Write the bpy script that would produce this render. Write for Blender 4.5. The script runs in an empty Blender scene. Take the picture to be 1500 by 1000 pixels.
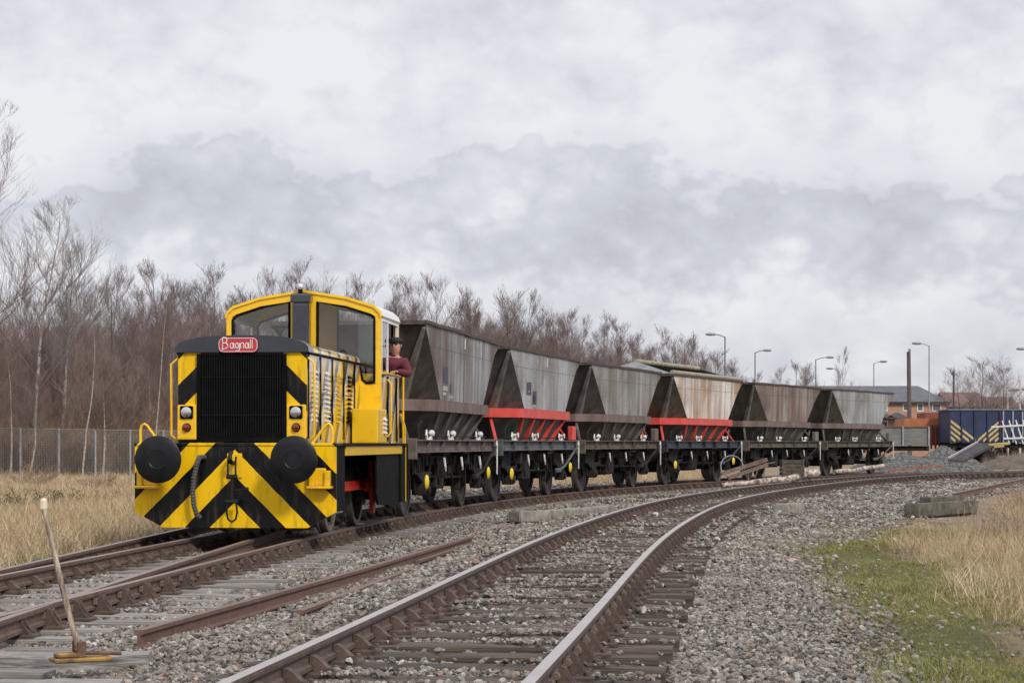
import bpy, bmesh, math, random
import numpy as np
from mathutils import Vector, Matrix, noise
C = bpy.context.scene.collection
SC = bpy.context.scene
# ------------------------------------------------------------------ camera
F, YH, H = 2900.0, 648.0, 1.26          # focal length in photo pixels, horizon row, eye height over the rails
cam = bpy.data.cameras.new('camera'); camo = bpy.data.objects.new('camera', cam); C.objects.link(camo)
cam.sensor_width = 36; cam.lens = F/1500*36; cam.shift_y = (YH-500)/1500.0
cam.clip_start = 0.5; cam.clip_end = 9000
camo.location = (0, 0, H); camo.rotation_euler = (math.radians(90), 0, 0)
SC.camera = camo
# ------------------------------------------------------------------ world: pale overcast with grey cloud banks
SUN_EL, SUN_AZ = math.radians(38), math.radians(150)   # azimuth measured from +Y towards +X: behind the camera, to the right
W = bpy.data.worlds.new("World"); SC.world = W; W.use_nodes = True
nt = W.node_tree; N = nt.nodes; Lk = nt.links; N.clear()
wout = N.new('ShaderNodeOutputWorld'); mixs = N.new('ShaderNodeMixShader')
skyn = N.new('ShaderNodeTexSky'); skyn.sky_type = 'NISHITA'; skyn.sun_disc = False
skyn.sun_elevation = SUN_EL; skyn.sun_rotation = SUN_AZ
bgs = N.new('ShaderNodeBackground'); bgs.inputs[1].default_value = 0.10; Lk.new(skyn.outputs[0], bgs.inputs[0])
bgc = N.new('ShaderNodeBackground'); bgc.inputs[1].default_value = 1.0
tc = N.new('ShaderNodeTexCoord'); sep = N.new('ShaderNodeSeparateXYZ'); Lk.new(tc.outputs['Generated'], sep.inputs[0])
def wm(op, a, b=None, c=None):
    n = N.new('ShaderNodeMath'); n.operation = op
    for i, v in enumerate((a, b, c)):
        if v is None: continue
        if isinstance(v, (int, float)): n.inputs[i].default_value = v
        else: Lk.new(v, n.inputs[i])
    return n.outputs[0]
zc = wm('MAXIMUM', sep.outputs[2], 0.0)
cmb = N.new('ShaderNodeCombineXYZ'); Lk.new(sep.outputs[0], cmb.inputs[0]); Lk.new(sep.outputs[1], cmb.inputs[1]); Lk.new(wm('MULTIPLY', sep.outputs[2], 1.45), cmb.inputs[2])
def wnoise(scale, detail, off, rough=0.55, dist=0.0):
    mp = N.new('ShaderNodeMapping'); mp.inputs['Location'].default_value = off; Lk.new(cmb.outputs[0], mp.inputs[0])
    n = N.new('ShaderNodeTexNoise'); n.inputs['Scale'].default_value = scale; n.inputs['Detail'].default_value = detail
    n.inputs['Roughness'].default_value = rough; n.inputs['Distortion'].default_value = dist
    Lk.new(mp.outputs[0], n.inputs['Vector']); return n.outputs['Fac']
n1 = wnoise(7, 3, (3.1, 1.7, 0), 0.5); n2 = wnoise(21, 10, (0.4, 5.2, 0.3), 0.60); n3 = wnoise(11, 3, (7.4, 2.2, 1.3), 0.5)
zd = wm('ADD', zc, wm('MULTIPLY', wm('SUBTRACT', n1, 0.5), 0.10))
def billow(sc_, off): return wm('MULTIPLY', wm('ABSOLUTE', wm('SUBTRACT', wnoise(sc_, 2, off, 0.5), 0.5)), 2.0)
bl = wm('ADD', wm('ADD', wm('MULTIPLY', billow(12, (1.1, 3.3, .2)), 0.5), wm('MULTIPLY', billow(27, (4.1, .3, 2.2)), 0.32)), wm('MULTIPLY', billow(60, (2.7, 6.3, 5.2)), 0.18))
zd = wm('SUBTRACT', wm('ADD', zd, 0.028), wm('MULTIPLY', bl, 0.12))
band = N.new('ShaderNodeValToRGB'); Lk.new(zd, band.inputs[0])
be = band.color_ramp.elements; be[0].position = 0.0; be[0].color = (0.36,)*3+(1,); be[1].position = 1.0; be[1].color = (0.4,)*3+(1,)
for p, v in ((0.03, 0.40), (0.06, 0.44), (0.085, 0.34), (0.105, 0.56), (0.133, 0.62), (0.140, 0.36), (0.160, 0.20), (0.215, 0.33), (0.25, 0.36)):
    e = be.new(p); e.color = (v,)*3+(1,)
t_ = wm('ADD', band.outputs[0], wm('ADD', wm('ADD', wm('MULTIPLY', wm('SUBTRACT', n2, 0.5), 0.55), wm('MULTIPLY', wm('SUBTRACT', bl, 0.2), -0.9)), wm('MULTIPLY', wm('SUBTRACT', n3, 0.5), 0.7)))
cr = N.new('ShaderNodeValToRGB'); Lk.new(t_, cr.inputs[0])
ce = cr.color_ramp.elements
ce[0].position = 0.20; ce[0].color = (0.87, 0.87, 0.90, 1)
ce[1].position = 0.84; ce[1].color = (0.54, 0.55, 0.60, 1)
e = ce.new(0.40); e.color = (0.765, 0.775, 0.825, 1)
e = ce.new(0.60); e.color = (0.645, 0.66, 0.72, 1)
# an overcast sky is brighter overhead than near the horizon
up = N.new('ShaderNodeMapRange'); up.inputs['From Min'].default_value = 0.24; up.inputs['From Max'].default_value = 0.9; up.inputs['To Min'].default_value = 1.0; up.inputs['To Max'].default_value = 1.75
Lk.new(zc, up.inputs['Value'])
Lk.new(wm('MULTIPLY', up.outputs[0], 0.90), bgc.inputs[1])
Lk.new(cr.outputs[0], bgc.inputs[0])
mixs.inputs[0].default_value = 0.93
Lk.new(bgs.outputs[0], mixs.inputs[1]); Lk.new(bgc.outputs[0], mixs.inputs[2]); Lk.new(mixs.outputs[0], wout.inputs[0])
# ------------------------------------------------------------------ veiled sun
sl = bpy.data.lights.new('sun', 'SUN'); sl.energy = 2.1; sl.angle = math.radians(9); sl.color = (1.0, 0.93, 0.83)
so = bpy.data.objects.new('sun', sl); C.objects.link(so)
sd = Vector((math.sin(SUN_AZ)*math.cos(SUN_EL), math.cos(SUN_AZ)*math.cos(SUN_EL), math.sin(SUN_EL)))
so.rotation_euler = sd.to_track_quat('Z', 'Y').to_euler()
SC.view_settings.view_transform = 'Standard'; SC.view_settings.look = 'None'
SC.view_settings.exposure = 0.15; SC.view_settings.gamma = 1.0
SC.render.engine = 'CYCLES'
SC.render.resolution_x = 1024; SC.render.resolution_y = 682

# ================================================================== materials
def new_mat(name):
    m = bpy.data.materials.new(name); m.use_nodes = True
    nt = m.node_tree; b = nt.nodes['Principled BSDF']; return m, nt, b
def nd(nt, typ, **kw):
    n = nt.nodes.new(typ)
    for k, v in kw.items():
        if k.startswith('i_'):
            n.inputs[k[2:].replace('_', ' ')].default_value = v
        else: setattr(n, k, v)
    return n
def ramp(nt, src, stops):
    r = nt.nodes.new('ShaderNodeValToRGB'); nt.links.new(src, r.inputs[0]); e = r.color_ramp.elements
    while len(e) < len(stops): e.new(0.5)
    for el, (p, c) in zip(e, stops):
        el.position = p; el.color = tuple(c)+(1,) if len(c) == 3 else c
    return r.outputs[0]
def math_(nt, op, a, b=None):
    n = nt.nodes.new('ShaderNodeMath'); n.operation = op
    for i, v in enumerate((a, b)):
        if v is None: continue
        if isinstance(v, (int, float)): n.inputs[i].default_value = v
        else: nt.links.new(v, n.inputs[i])
    return n.outputs[0]
def mixc(nt, f, a, b):
    n = nt.nodes.new('ShaderNodeMix'); n.data_type = 'RGBA'
    for i, v in ((0, f), (6, a), (7, b)):
        if isinstance(v, (int, float)): n.inputs[i].default_value = v
        elif isinstance(v, tuple): n.inputs[i].default_value = v+(1,) if len(v) == 3 else v
        else: nt.links.new(v, n.inputs[i])
    return n.outputs[2]
def noise_(nt, vec, scale, detail=4, rough=0.55):
    n = nt.nodes.new('ShaderNodeTexNoise'); n.inputs['Scale'].default_value = scale
    n.inputs['Detail'].default_value = detail; n.inputs['Roughness'].default_value = rough
    if vec is not None: nt.links.new(vec, n.inputs['Vector'])
    return n.outputs['Fac']
def objco(nt, scale=None):
    t = nt.nodes.new('ShaderNodeTexCoord').outputs['Object']
    if scale:
        m = nt.nodes.new('ShaderNodeMapping'); m.inputs['Scale'].default_value = scale; nt.links.new(t, m.inputs[0]); t = m.outputs[0]
    return t
def bump(nt, b, h, strength=0.3, dist=0.01):
    n = nt.nodes.new('ShaderNodeBump'); n.inputs['Strength'].default_value = strength; n.inputs['Distance'].default_value = dist
    nt.links.new(h, n.inputs['Height']); nt.links.new(n.outputs[0], b.inputs['Normal'])
MATS = {}
def M(name, c1, c2=None, scale=6, rough=0.6, metal=0.0, stretch=None, bmp=0.0, bscale=None, bdist=0.01, coat=0, rnd=0.0, spec=None):
    """two-tone weathered material in object coordinates"""
    if name in MATS: return MATS[name]
    m, nt, b = new_mat(name)
    b.inputs['Roughness'].default_value = rough; b.inputs['Metallic'].default_value = metal
    if spec is not None: b.inputs['Specular IOR Level'].default_value = spec
    if coat: b.inputs['Coat Weight'].default_value = coat; b.inputs['Coat Roughness'].default_value = 0.12
    co = objco(nt, stretch)
    col = None
    if c2 is not None:
        f = noise_(nt, co, scale, 6, 0.62)
        col = ramp(nt, f, [(0.36, c1), (0.64, c2)])
    if rnd:
        oi = nt.nodes.new('ShaderNodeObjectInfo')
        h = nt.nodes.new('ShaderNodeHueSaturation'); h.inputs['Color'].default_value = tuple(c1)+(1,)
        if col is not None: nt.links.new(col, h.inputs['Color'])
        nt.links.new(math_(nt, 'ADD', math_(nt, 'MULTIPLY', oi.outputs['Random'], 2*rnd), 1-rnd), h.inputs['Value'])
        col = h.outputs[0]
    if col is not None: nt.links.new(col, b.inputs['Base Color'])
    else: b.inputs['Base Color'].default_value = tuple(c1)+(1,)
    if bmp: bump(nt, b, noise_(nt, co, bscale or scale*3, 5), bmp, bdist)
    MATS[name] = m; return m

def dirt_over(nt, col, dirt, amount=0.5, scale=3.0, co=None):
    f = noise_(nt, co or objco(nt), scale, 7, 0.65)
    fac = ramp(nt, f, [(0.52, (0, 0, 0)), (0.75, (amount,)*3)])
    return mixc(nt, fac, col, dirt)
YEL = (0.72, 0.40, 0.008); BLK = (0.006, 0.0065, 0.008)
def m_yellow(name='loco_yellow', side=False):
    if name in MATS: return MATS[name]
    m, nt, b = new_mat(name); b.inputs['Roughness'].default_value = 0.32
    b.inputs['Coat Weight'].default_value = 0.35; b.inputs['Coat Roughness'].default_value = 0.15
    f = noise_(nt, objco(nt), 1.7, 3)
    c = ramp(nt, f, [(0.3, (0.80, 0.47, 0.004)), (0.7, (0.88, 0.55, 0.008))])
    nt.links.new(dirt_over(nt, c, (0.30, 0.15, 0.02), 0.35, 5), b.inputs['Base Color'])
    bump(nt, b, noise_(nt, objco(nt), 2.0, 2), 0.25, 0.02)
    MATS[name] = m; return m
def m_chevron(name, front=True):
    """yellow/black stripes; front: chevrons pointing up in z+|x|, side: slanting stripes in z-y"""
    if name in MATS: return MATS[name]
    m, nt, b = new_mat(name); b.inputs['Roughness'].default_value = 0.3
    b.inputs['Coat Weight'].default_value = 0.06 if front else 1.0; b.inputs['Coat Roughness'].default_value = 0.12 if front else 0.07; b.inputs['Coat IOR'].default_value = 1.5 if front else 1.8; b.inputs['Specular IOR Level'].default_value = 0.2 if front else 0.5
    s = nt.nodes.new('ShaderNodeSeparateXYZ'); nt.links.new(objco(nt), s.inputs[0])
    if front:
        t = math_(nt, 'ADD', s.outputs[2], math_(nt, 'ABSOLUTE', s.outputs[0]))
        t = math_(nt, 'ADD', t, math_(nt, 'MULTIPLY', math_(nt, 'SUBTRACT', noise_(nt, objco(nt), 4.0, 4), .5), .035))
        fr = math_(nt, 'FRACT', math_(nt, 'DIVIDE', math_(nt, 'SUBTRACT', 1.17+0.684*8, t), 0.684))
        black = math_(nt, 'GREATER_THAN', fr, 0.5)
    else:
        t = math_(nt, 'SUBTRACT', s.outputs[2], math_(nt, 'MULTIPLY', s.outputs[1], 1.35))
        fr = math_(nt, 'FRACT', math_(nt, 'DIVIDE', math_(nt, 'ADD', t, 20.2), 0.92))
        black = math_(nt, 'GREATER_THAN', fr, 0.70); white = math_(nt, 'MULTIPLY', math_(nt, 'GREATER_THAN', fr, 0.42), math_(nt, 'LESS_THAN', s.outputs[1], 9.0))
    f = noise_(nt, objco(nt), 2.2, 3)
    y = ramp(nt, f, [(0.3, (0.80, 0.47, 0.004)), (0.7, (0.88, 0.55, 0.008))])
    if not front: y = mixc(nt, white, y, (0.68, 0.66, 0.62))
    c = mixc(nt, black, y, BLK)
    c = dirt_over(nt, c, (0.09, 0.065, 0.035), 0.62, 3.5, objco(nt, (3, 3, .6)))
    chips = ramp(nt, noise_(nt, objco(nt), 38, 4, .6), [(.69, (0, 0, 0)), (.72, (.8,)*3)])
    nt.links.new(mixc(nt, chips, c, (0.05, 0.035, 0.025)), b.inputs['Base Color'])
    bump(nt, b, noise_(nt, objco(nt), 2.0, 2), 0.25, 0.02)
    MATS[name] = m; return m
def m_hopper(name, pale, mid, rust, streak=0.5, seed=0.0):
    """weathered steel sheet with vertical run marks, vertical weld seams with rows of rivets"""
    m, nt, b = new_mat(name); b.inputs['Roughness'].default_value = 0.62; b.inputs['Metallic'].default_value = 0.25
    co = objco(nt); mp = nt.nodes.new('ShaderNodeMapping'); mp.inputs['Location'].default_value = (seed, seed*1.3, seed*.7)
    mp.inputs['Scale'].default_value = (1.0, 1.0, 0.09); nt.links.new(co, mp.inputs[0])
    f1 = noise_(nt, mp.outputs[0], 1.5, 4, 0.55)
    mp2 = nt.nodes.new('ShaderNodeMapping'); mp2.inputs['Location'].default_value = (seed*2, 3+seed, seed)
    mp2.inputs['Scale'].default_value = (2.6, 2.6, 0.16); nt.links.new(co, mp2.inputs[0])
    f2 = noise_(nt, mp2.outputs[0], 1.6, 4, 0.6)
    f0 = noise_(nt, co, 0.55, 3, .5); base = ramp(nt, math_(nt, 'ADD', math_(nt, 'MULTIPLY', f1, .55), math_(nt, 'MULTIPLY', f0, .45)), [(0.42, mid), (0.55, pale)])
    rf = ramp(nt, f2, [(0.50-0.12*streak, (0, 0, 0)), (0.70, (min(1, streak*1.6),)*3)])
    c = mixc(nt, rf, base, rust)
    f3 = noise_(nt, co, 9, 8, 0.75)
    c = mixc(nt, ramp(nt, f3, [(0.55, (0, 0, 0)), (0.72, (0.55,)*3)]), c, tuple(v*0.45 for v in mid))
    big = noise_(nt, objco(nt, (1, .55, .8)), 1.1, 6, .7); c = mixc(nt, ramp(nt, big, [(0.46, (0, 0, 0)), (0.66, (0.6,)*3)]), c, tuple(v*.55 for v in rust))
    # seams every 0.92 m along the side
    s = nt.nodes.new('ShaderNodeSeparateXYZ'); nt.links.new(co, s.inputs[0])
    fr = math_(nt, 'ABSOLUTE', math_(nt, 'SUBTRACT', math_(nt, 'FRACT', math_(nt, 'DIVIDE', math_(nt, 'ADD', s.outputs[1], 20.3), 1.23)), 0.5))
    seam = math_(nt, 'LESS_THAN', fr, 0.012)
    hseam = math_(nt, 'LESS_THAN', math_(nt, 'ABSOLUTE', math_(nt, 'SUBTRACT', s.outputs[2], 2.88)), 0.010)
    sm = math_(nt, 'MULTIPLY', math_(nt, 'MAXIMUM', seam, hseam), 0.45)
    c = mixc(nt, sm, c, (0.05, 0.042, 0.038))
    # rivets
    rz = math_(nt, 'ABSOLUTE', math_(nt, 'SUBTRACT', math_(nt, 'FRACT', math_(nt, 'DIVIDE', s.outputs[2], 0.11)), 0.5))
    ry = math_(nt, 'ABSOLUTE', math_(nt, 'SUBTRACT', fr, 0.045))
    d = math_(nt, 'SQRT', math_(nt, 'ADD', math_(nt, 'POWER', math_(nt, 'MULTIPLY', rz, 0.11), 2.0), math_(nt, 'POWER', math_(nt, 'MULTIPLY', ry, 1.23), 2.0)))
    riv = math_(nt, 'LESS_THAN', d, 0.017)
    c = mixc(nt, math_(nt, 'MULTIPLY', riv, 0.45), c, (0.07, 0.05, 0.04))
    nt.links.new(c, b.inputs['Base Color'])
    h = math_(nt, 'ADD', math_(nt, 'MULTIPLY', noise_(nt, co, 1.4, 3), 2.2), math_(nt, 'MULTIPLY', f3, 0.12))
    bump(nt, b, h, 0.45, 0.03)
    return m
def m_rail(name, rust1, rust2, top):
    """rusty rail with a run-on top: the polish follows the upward facing head only"""
    m, nt, b = new_mat(name)
    co = objco(nt)
    f = noise_(nt, co, 14, 6, 0.7)
    c = ramp(nt, f, [(0.35, rust1), (0.65, rust2)])
    g = nt.nodes.new('ShaderNodeNewGeometry'); s = nt.nodes.new('ShaderNodeSeparateXYZ'); nt.links.new(g.outputs['True Normal'], s.inputs[0])
    a = nt.nodes.new('ShaderNodeAttribute'); a.attribute_name = 'tread'
    tf = math_(nt, 'MULTIPLY', a.outputs['Fac'], math_(nt, 'ADD', math_(nt, 'MULTIPLY', noise_(nt, co, 3.0, 4), 0.4), 0.62))
    c = mixc(nt, tf, c, top)
    nt.links.new(c, b.inputs['Base Color'])
    nt.links.new(math_(nt, 'SUBTRACT', 0.75, math_(nt, 'MULTIPLY', tf, 0.35)), b.inputs['Roughness'])
    nt.links.new(math_(nt, 'MULTIPLY', tf, 0.4), b.inputs['Metallic'])
    bump(nt, b, f, 0.5, 0.004)
    MATS[name] = m; return m

# ================================================================== mesh builder
class MB:
    def __init__(s): s.v = []; s.f = []; s.mi = []
    def add(s, vs, fs, mi=0):
        o = len(s.v); s.v += [tuple(v) for v in vs]; s.f += [tuple(i+o for i in f) for f in fs]; s.mi += [mi]*len(fs)
    def bm(s, bm, mi=0):
        bm.verts.index_update(); s.add([v.co[:] for v in bm.verts], [[v.index for v in f.verts] for f in bm.faces], mi); bm.free()
    def box(s, x0, x1, y0, y1, z0, z1, bev=0.0, mi=0, mat=None, seg=1):
        bm = bmesh.new()
        vs = [bm.verts.new(p) for p in ((x0,y0,z0),(x1,y0,z0),(x1,y1,z0),(x0,y1,z0),(x0,y0,z1),(x1,y0,z1),(x1,y1,z1),(x0,y1,z1))]
        for f in ((0,3,2,1),(4,5,6,7),(0,1,5,4),(1,2,6,5),(2,3,7,6),(3,0,4,7)): bm.faces.new([vs[i] for i in f])
        if bev: bmesh.ops.bevel(bm, geom=bm.edges[:]+bm.verts[:], offset=bev, segments=seg, affect='EDGES', profile=0.7)
        if mat is not None: bmesh.ops.transform(bm, matrix=mat, verts=bm.verts)
        s.bm(bm, mi); return s
    def prism(s, poly, axis, a0, a1, mi=0, mat=None):
        """poly: 2-D outline; axis 'x': (y,z) outline, 'y': (x,z), 'z': (x,y)"""
        def p3(u, w, a):
            return {'x': (a, u, w), 'y': (u, a, w), 'z': (u, w, a)}[axis]
        n = len(poly); vs = [p3(u, w, a0) for u, w in poly]+[p3(u, w, a1) for u, w in poly]
        if mat is not None: vs = [mat @ Vector(v) for v in vs]
        fs = [tuple(range(n))[::-1], tuple(range(n, 2*n))]+[(i, (i+1) % n, n+(i+1) % n, n+i) for i in range(n)]
        area = sum(poly[i][0]*poly[(i+1) % n][1]-poly[(i+1) % n][0]*poly[i][1] for i in range(n))
        if (area < 0) != (axis == 'y'): fs = [f[::-1] for f in fs]
        s.add(vs, fs, mi); return s
    def tube(s, pts, r, n=8, mi=0, cap=True):
        pts = [Vector(p) for p in pts]; rs = r if isinstance(r, (list, tuple)) else [r]*len(pts)
        vs = []; fs = []; up = None
        for i, p in enumerate(pts):
            d = (pts[min(i+1, len(pts)-1)]-pts[max(i-1, 0)])
            if d.length < 1e-9: d = Vector((0, 0, 1))
            d.normalize()
            if up is None: up = d.orthogonal().normalized()
            up = (up-d*up.dot(d))
            if up.length < 1e-6: up = d.orthogonal()
            up.normalize(); w = d.cross(up)
            for k in range(n):
                a = 2*math.pi*k/n; vs.append(p+(up*math.cos(a)+w*math.sin(a))*rs[i])
        for i in range(len(pts)-1):
            for k in range(n):
                k2 = (k+1) % n; fs.append((i*n+k, i*n+k2, (i+1)*n+k2, (i+1)*n+k))
        if cap: fs.append(tuple(range(n))[::-1]); fs.append(tuple(range((len(pts)-1)*n, len(pts)*n)))
        s.add(vs, fs, mi); return s
    def lathe(s, prof, c, axis='y', n=24, mi=0):
        """prof: list of (radius, along)"""
        vs = []; fs = []
        for r, a in prof:
            for k in range(n):
                t = 2*math.pi*k/n; u, w = r*math.cos(t), r*math.sin(t)
                vs.append({'y': (c[0]+u, c[1]+a, c[2]+w), 'x': (c[0]+a, c[1]+u, c[2]+w), 'z': (c[0]+u, c[1]+w, c[2]+a)}[axis])
        for i in range(len(prof)-1):
            for k in range(n):
                k2 = (k+1) % n; fs.append((i*n+k, i*n+k2, (i+1)*n+k2, (i+1)*n+k))
        fs.append(tuple(range(n))); fs.append(tuple(range((len(prof)-1)*n, len(prof)*n))[::-1])
        s.add(vs, fs, mi); return s
    def mesh(s, name, mats, smooth=False):
        me = bpy.data.meshes.new(name); me.from_pydata(s.v, [], s.f); me.update()
        for m in (mats if isinstance(mats, (list, tuple)) else [mats]): me.materials.append(m)
        if any(s.mi): me.polygons.foreach_set('material_index', s.mi)
        if smooth:
            me.polygons.foreach_set('use_smooth', [True]*len(s.f))
        return me
    def build(s, name, mats, parent=None, smooth=False, fix=True, auto=None, label=None):
        me = s.mesh(name, mats, smooth)
        if fix:
            bm = bmesh.new(); bm.from_mesh(me); bmesh.ops.recalc_face_normals(bm, faces=bm.faces); bm.to_mesh(me); bm.free()
        if auto:
            me.polygons.foreach_set('use_smooth', [True]*len(me.polygons))
            try: me.set_sharp_from_angle(angle=math.radians(auto))
            except Exception: pass
        o = bpy.data.objects.new(name, me); C.objects.link(o)
        if parent is not None: o.parent = parent
        if label: o['label'] = label
        return o
def tag(o, label=None, cat=None, group=None, kind=None):
    if label: o['label'] = label
    if cat: o['category'] = cat
    if group: o['group'] = group
    if kind: o['kind'] = kind
    return o
def empty(name, loc=(0, 0, 0), rz=0.0, label=None, cat=None, group=None):
    o = bpy.data.objects.new(name, None); C.objects.link(o); o.location = loc; o.rotation_euler = (0, 0, rz); o.empty_display_size = 0.3
    return tag(o, label, cat, group)
def P(px, py, D):                       # a place at distance D that shows at photo pixel (px, py)
    return Vector(((px-750)/F*D, D, H-(py-YH)/F*D))
def G(px, py, z=-0.2):                  # where the line of sight meets height z
    D = F*(H-z)/(py-YH); return Vector(((px-750)/F*D, D, z))

# ================================================================== track centre lines
def poly_fn(pts, deg):
    p = np.array(pts); m, s_ = p[:, 1].mean(), p[:, 1].std()
    c = np.polyfit((p[:, 1]-m)/s_, p[:, 0], deg)
    return lambda d: float(np.polyval(c, (d-m)/s_))
loco_near = [(-3.68,14.2),(-3.6,16.1),(-3.5,18.0),(-3.27,20.9),(-3.17,22.0),(-2.82,25.5),(-2.35,29.7),(-1.74,33.8),(-.78,40.4),(-.12,44.2),(1.27,49.7),(2.0,52.5),(4.5,59.4),(7.85,67),(11.4,74.7),(16.6,84)]
fn_loco = poly_fn([(x-0.75, d) for x, d in loco_near], 4)
def rail_pts_from_pixels(pts, z, off):
    out = []
    for p in pts:
        g = G(p[0], p[1], z); out.append((g.x, g.y))
    return out
RZ = 0.07
Lpx = [(333,998),(490,930),(593,877),(693,828.5),(775,790),(850,764.5),(919,743),(1000,725),(1100,712),(1200,702),(1300,695)]
Rpx = [(775,1000),(850,922),(925,838),(988,775),(1040,742),(1080,728),(1140,717),(1200,708),(1260,701),(1300,697.5)]
def densify(pts, step=0.5):
    pts = [Vector(p) for p in pts]; out = [pts[0]]; 
    for a, b in zip(pts[:-1], pts[1:]):
        n = max(1, int((b-a).length/step))
        for i in range(1, n+1): out.append(a.lerp(b, i/n))
    return out
def arc_resample(pts, step):
    out = [pts[0].copy()]; acc = 0
    for a, b in zip(pts[:-1], pts[1:]):
        L = (b-a).length; t = step-acc
        while t <= L:
            out.append(a.lerp(b, t/L)); t += step
        acc = (acc+L) % step if L else acc
        acc = L-(t-step)
    return out
def tangent(pts, i):
    return (pts[min(i+1, len(pts)-1)]-pts[max(i-1, 0)]).normalized()
def offset(pts, d):
    out = []
    for i, p in enumerate(pts):
        t = tangent(pts, i); out.append(Vector((p.x+t.y*d, p.y-t.x*d, p.z)))
    return out
def smooth(pts, it=30):
    pts = [p.copy() for p in pts]
    for _ in range(it):
        q = [p.copy() for p in pts]
        for i in range(1, len(pts)-1): q[i] = (pts[i-1]+pts[i]*2+pts[i+1])/4
        pts = q
    return pts
# right hand line: average of its two rails
lp = [G(x, y, RZ) for x, y in Lpx]; rp = [G(x, y, RZ) for x, y in Rpx]
def ext(pts, back, fwd):
    a = pts[0]-(pts[1]-pts[0]).normalized()*back
    return [a]+pts+fwd
lpd = smooth(arc_resample(densify(ext(lp, 3.5, [Vector((15.9, 78.0, RZ)), Vector((18.4, 81.6, RZ)), Vector((22, 85, RZ)), Vector((27.5, 88.6, RZ))])), 0.5), 60)
rpd = smooth(arc_resample(densify(ext(rp, 3.5, [Vector((17.0, 76.9, RZ)), Vector((19.4, 80.3, RZ)), Vector((22.9, 83.6, RZ)), Vector((28.3, 87.3, RZ))])), 0.5), 60)
cl = offset(lpd, 0.75); cr_ = offset(rpd, -0.75)
def near_on(pts, p): return min(pts, key=lambda q: (q-p).length_squared)
CR = smooth([(p+near_on(cr_, p))/2 for p in cl], 40)
CR = arc_resample(CR, 0.5)
CL = smooth([Vector((fn_loco(d), d, 0)) for d in np.arange(8.5, 92, 0.5)], 10)
# straight on beyond the far end so the siding does not whip round
tl = tangent(CL, len(CL)-1)
CL = arc_resample(CL, 0.5)
def at_arc(pts, s, cache={}):
    k = id(pts)
    if k not in cache:
        a = [0]
        for i in range(1, len(pts)): a.append(a[-1]+(pts[i]-pts[i-1]).length)
        cache[k] = a
    a = cache[k]
    import bisect
    i = max(1, min(len(pts)-1, bisect.bisect_left(a, s)))
    t = (s-a[i-1])/(a[i]-a[i-1]); return pts[i-1].lerp(pts[i], t)
def arc_of_depth(pts, D):
    a = 0
    for i in range(1, len(pts)):
        if pts[i].y >= D: return a+(pts[i]-pts[i-1]).length*(D-pts[i-1].y)/(pts[i].y-pts[i-1].y)
        a += (pts[i]-pts[i-1]).length
    return a
np_CL = np.array([(p.x, p.y) for p in CL]); np_CR = np.array([(p.x, p.y) for p in CR])
# the turnout road that leaves to the left under the locomotive (rails A and C of the points)
CT = [Vector((-4.42, 8.5, 0)), Vector((-4.42, 14, 0)), Vector((-4.36, 18.0, 0)), Vector((-4.22, 24, 0)), Vector((-4.05, 30, 0)), Vector((-3.85, 38, 0)), Vector((-3.6, 52, 0))]
CT = smooth(arc_resample(densify(CT), 0.5), 30)
np_CT = np.array([(p.x, p.y) for p in CT])
def dist_to(np_pts, x, y):
    """vectorised distance of points to a centre line sampled every half metre"""
    out = np.full(x.shape, 1e9)
    for q in np_pts: out = np.minimum(out, (x-q[0])**2+(y-q[1])**2)
    return np.sqrt(out)

# ================================================================== ground
def edge_x(y):      # right edge of the stone ballast
    return np.interp(y, [0, 9.5, 10.9, 15.3, 27, 30.7, 38, 52, 80, 95, 130], [1.5, 1.95, 2.15, 2.6, 3.9, 5.4, 7.6, 12.2, 22.5, 32, 60])
def tan_x(y):       # where the tall straw coloured grass begins
    return np.interp(y, [0, 10, 12.3, 20.5, 28.7, 31, 60], [2.6, 2.75, 3.15, 4.3, 5.15, 5.6, 16])
def left_x(y):      # left edge of the ballast
    return np.interp(y, [0, 19, 25, 40, 55, 75, 95, 130], [-5.75, -5.75, -5.75, -5.6, -5.4, 4.5, 14, 30])
def gz(x, y):
    x = np.asarray(x, float); y = np.asarray(y, float)
    z = np.full(np.broadcast(x, y).shape, -0.235)
    dR = np.abs(x-np.interp(y, np_CR[:, 1], np_CR[:, 0]))
    dR2 = dist_to(np_CR[::2], x, y) if z.size < 400000 else dR
    z = z+0.07*np.clip((2.6-dR2)/1.0, 0, 1)
    so_ = x-np.interp(y, np_CR[:, 1], np_CR[:, 0]); z = z-0.06*np.clip((so_-0.85)/0.2, 0, 1)*np.clip((2.6-so_)/1.0, 0, 1)*(y < 40)
    ex = edge_x(y)
    z = z-0.03*np.clip((x-ex)/1.0, 0, 1)
    lx = left_x(y)
    z = z-0.22*np.clip((lx-x)/6.0, 0, 1)
    # earth bank in front of the blue wagons
    bx, by = (x-30)/9.0, (y-93.0)/4.6
    z = z+1.42*np.clip(1-(np.abs(bx)**2.6+np.abs(by)**2.2), 0, 1)**0.8
    return z
def und(x, y, s=0.35, a=0.03):
    return a*(np.sin(x*s*5.1+y*s*2.3)+np.sin(x*s*1.7-y*s*4.7+1.3)+np.sin(x*s*9.1+2+y*s*7.7)*0.5)
def gz_f(x, y):
    return gz(x, y)+und(np.asarray(x), np.asarray(y))*0.5
def grid_axis(segs):
    out = [segs[0][0]]
    for a, b, st in segs:
        n = max(1, int(round((b-a)/st))); out += list(np.linspace(a, b, n+1)[1:])
    return np.array(out)
gx = grid_axis([(-4000,-400,600), (-400,-60,40), (-60,-28,4), (-28,-8,0.8), (-8,14,0.25), (14,45,0.6), (45,80,5), (80,400,40), (400,4000,600)])
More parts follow.
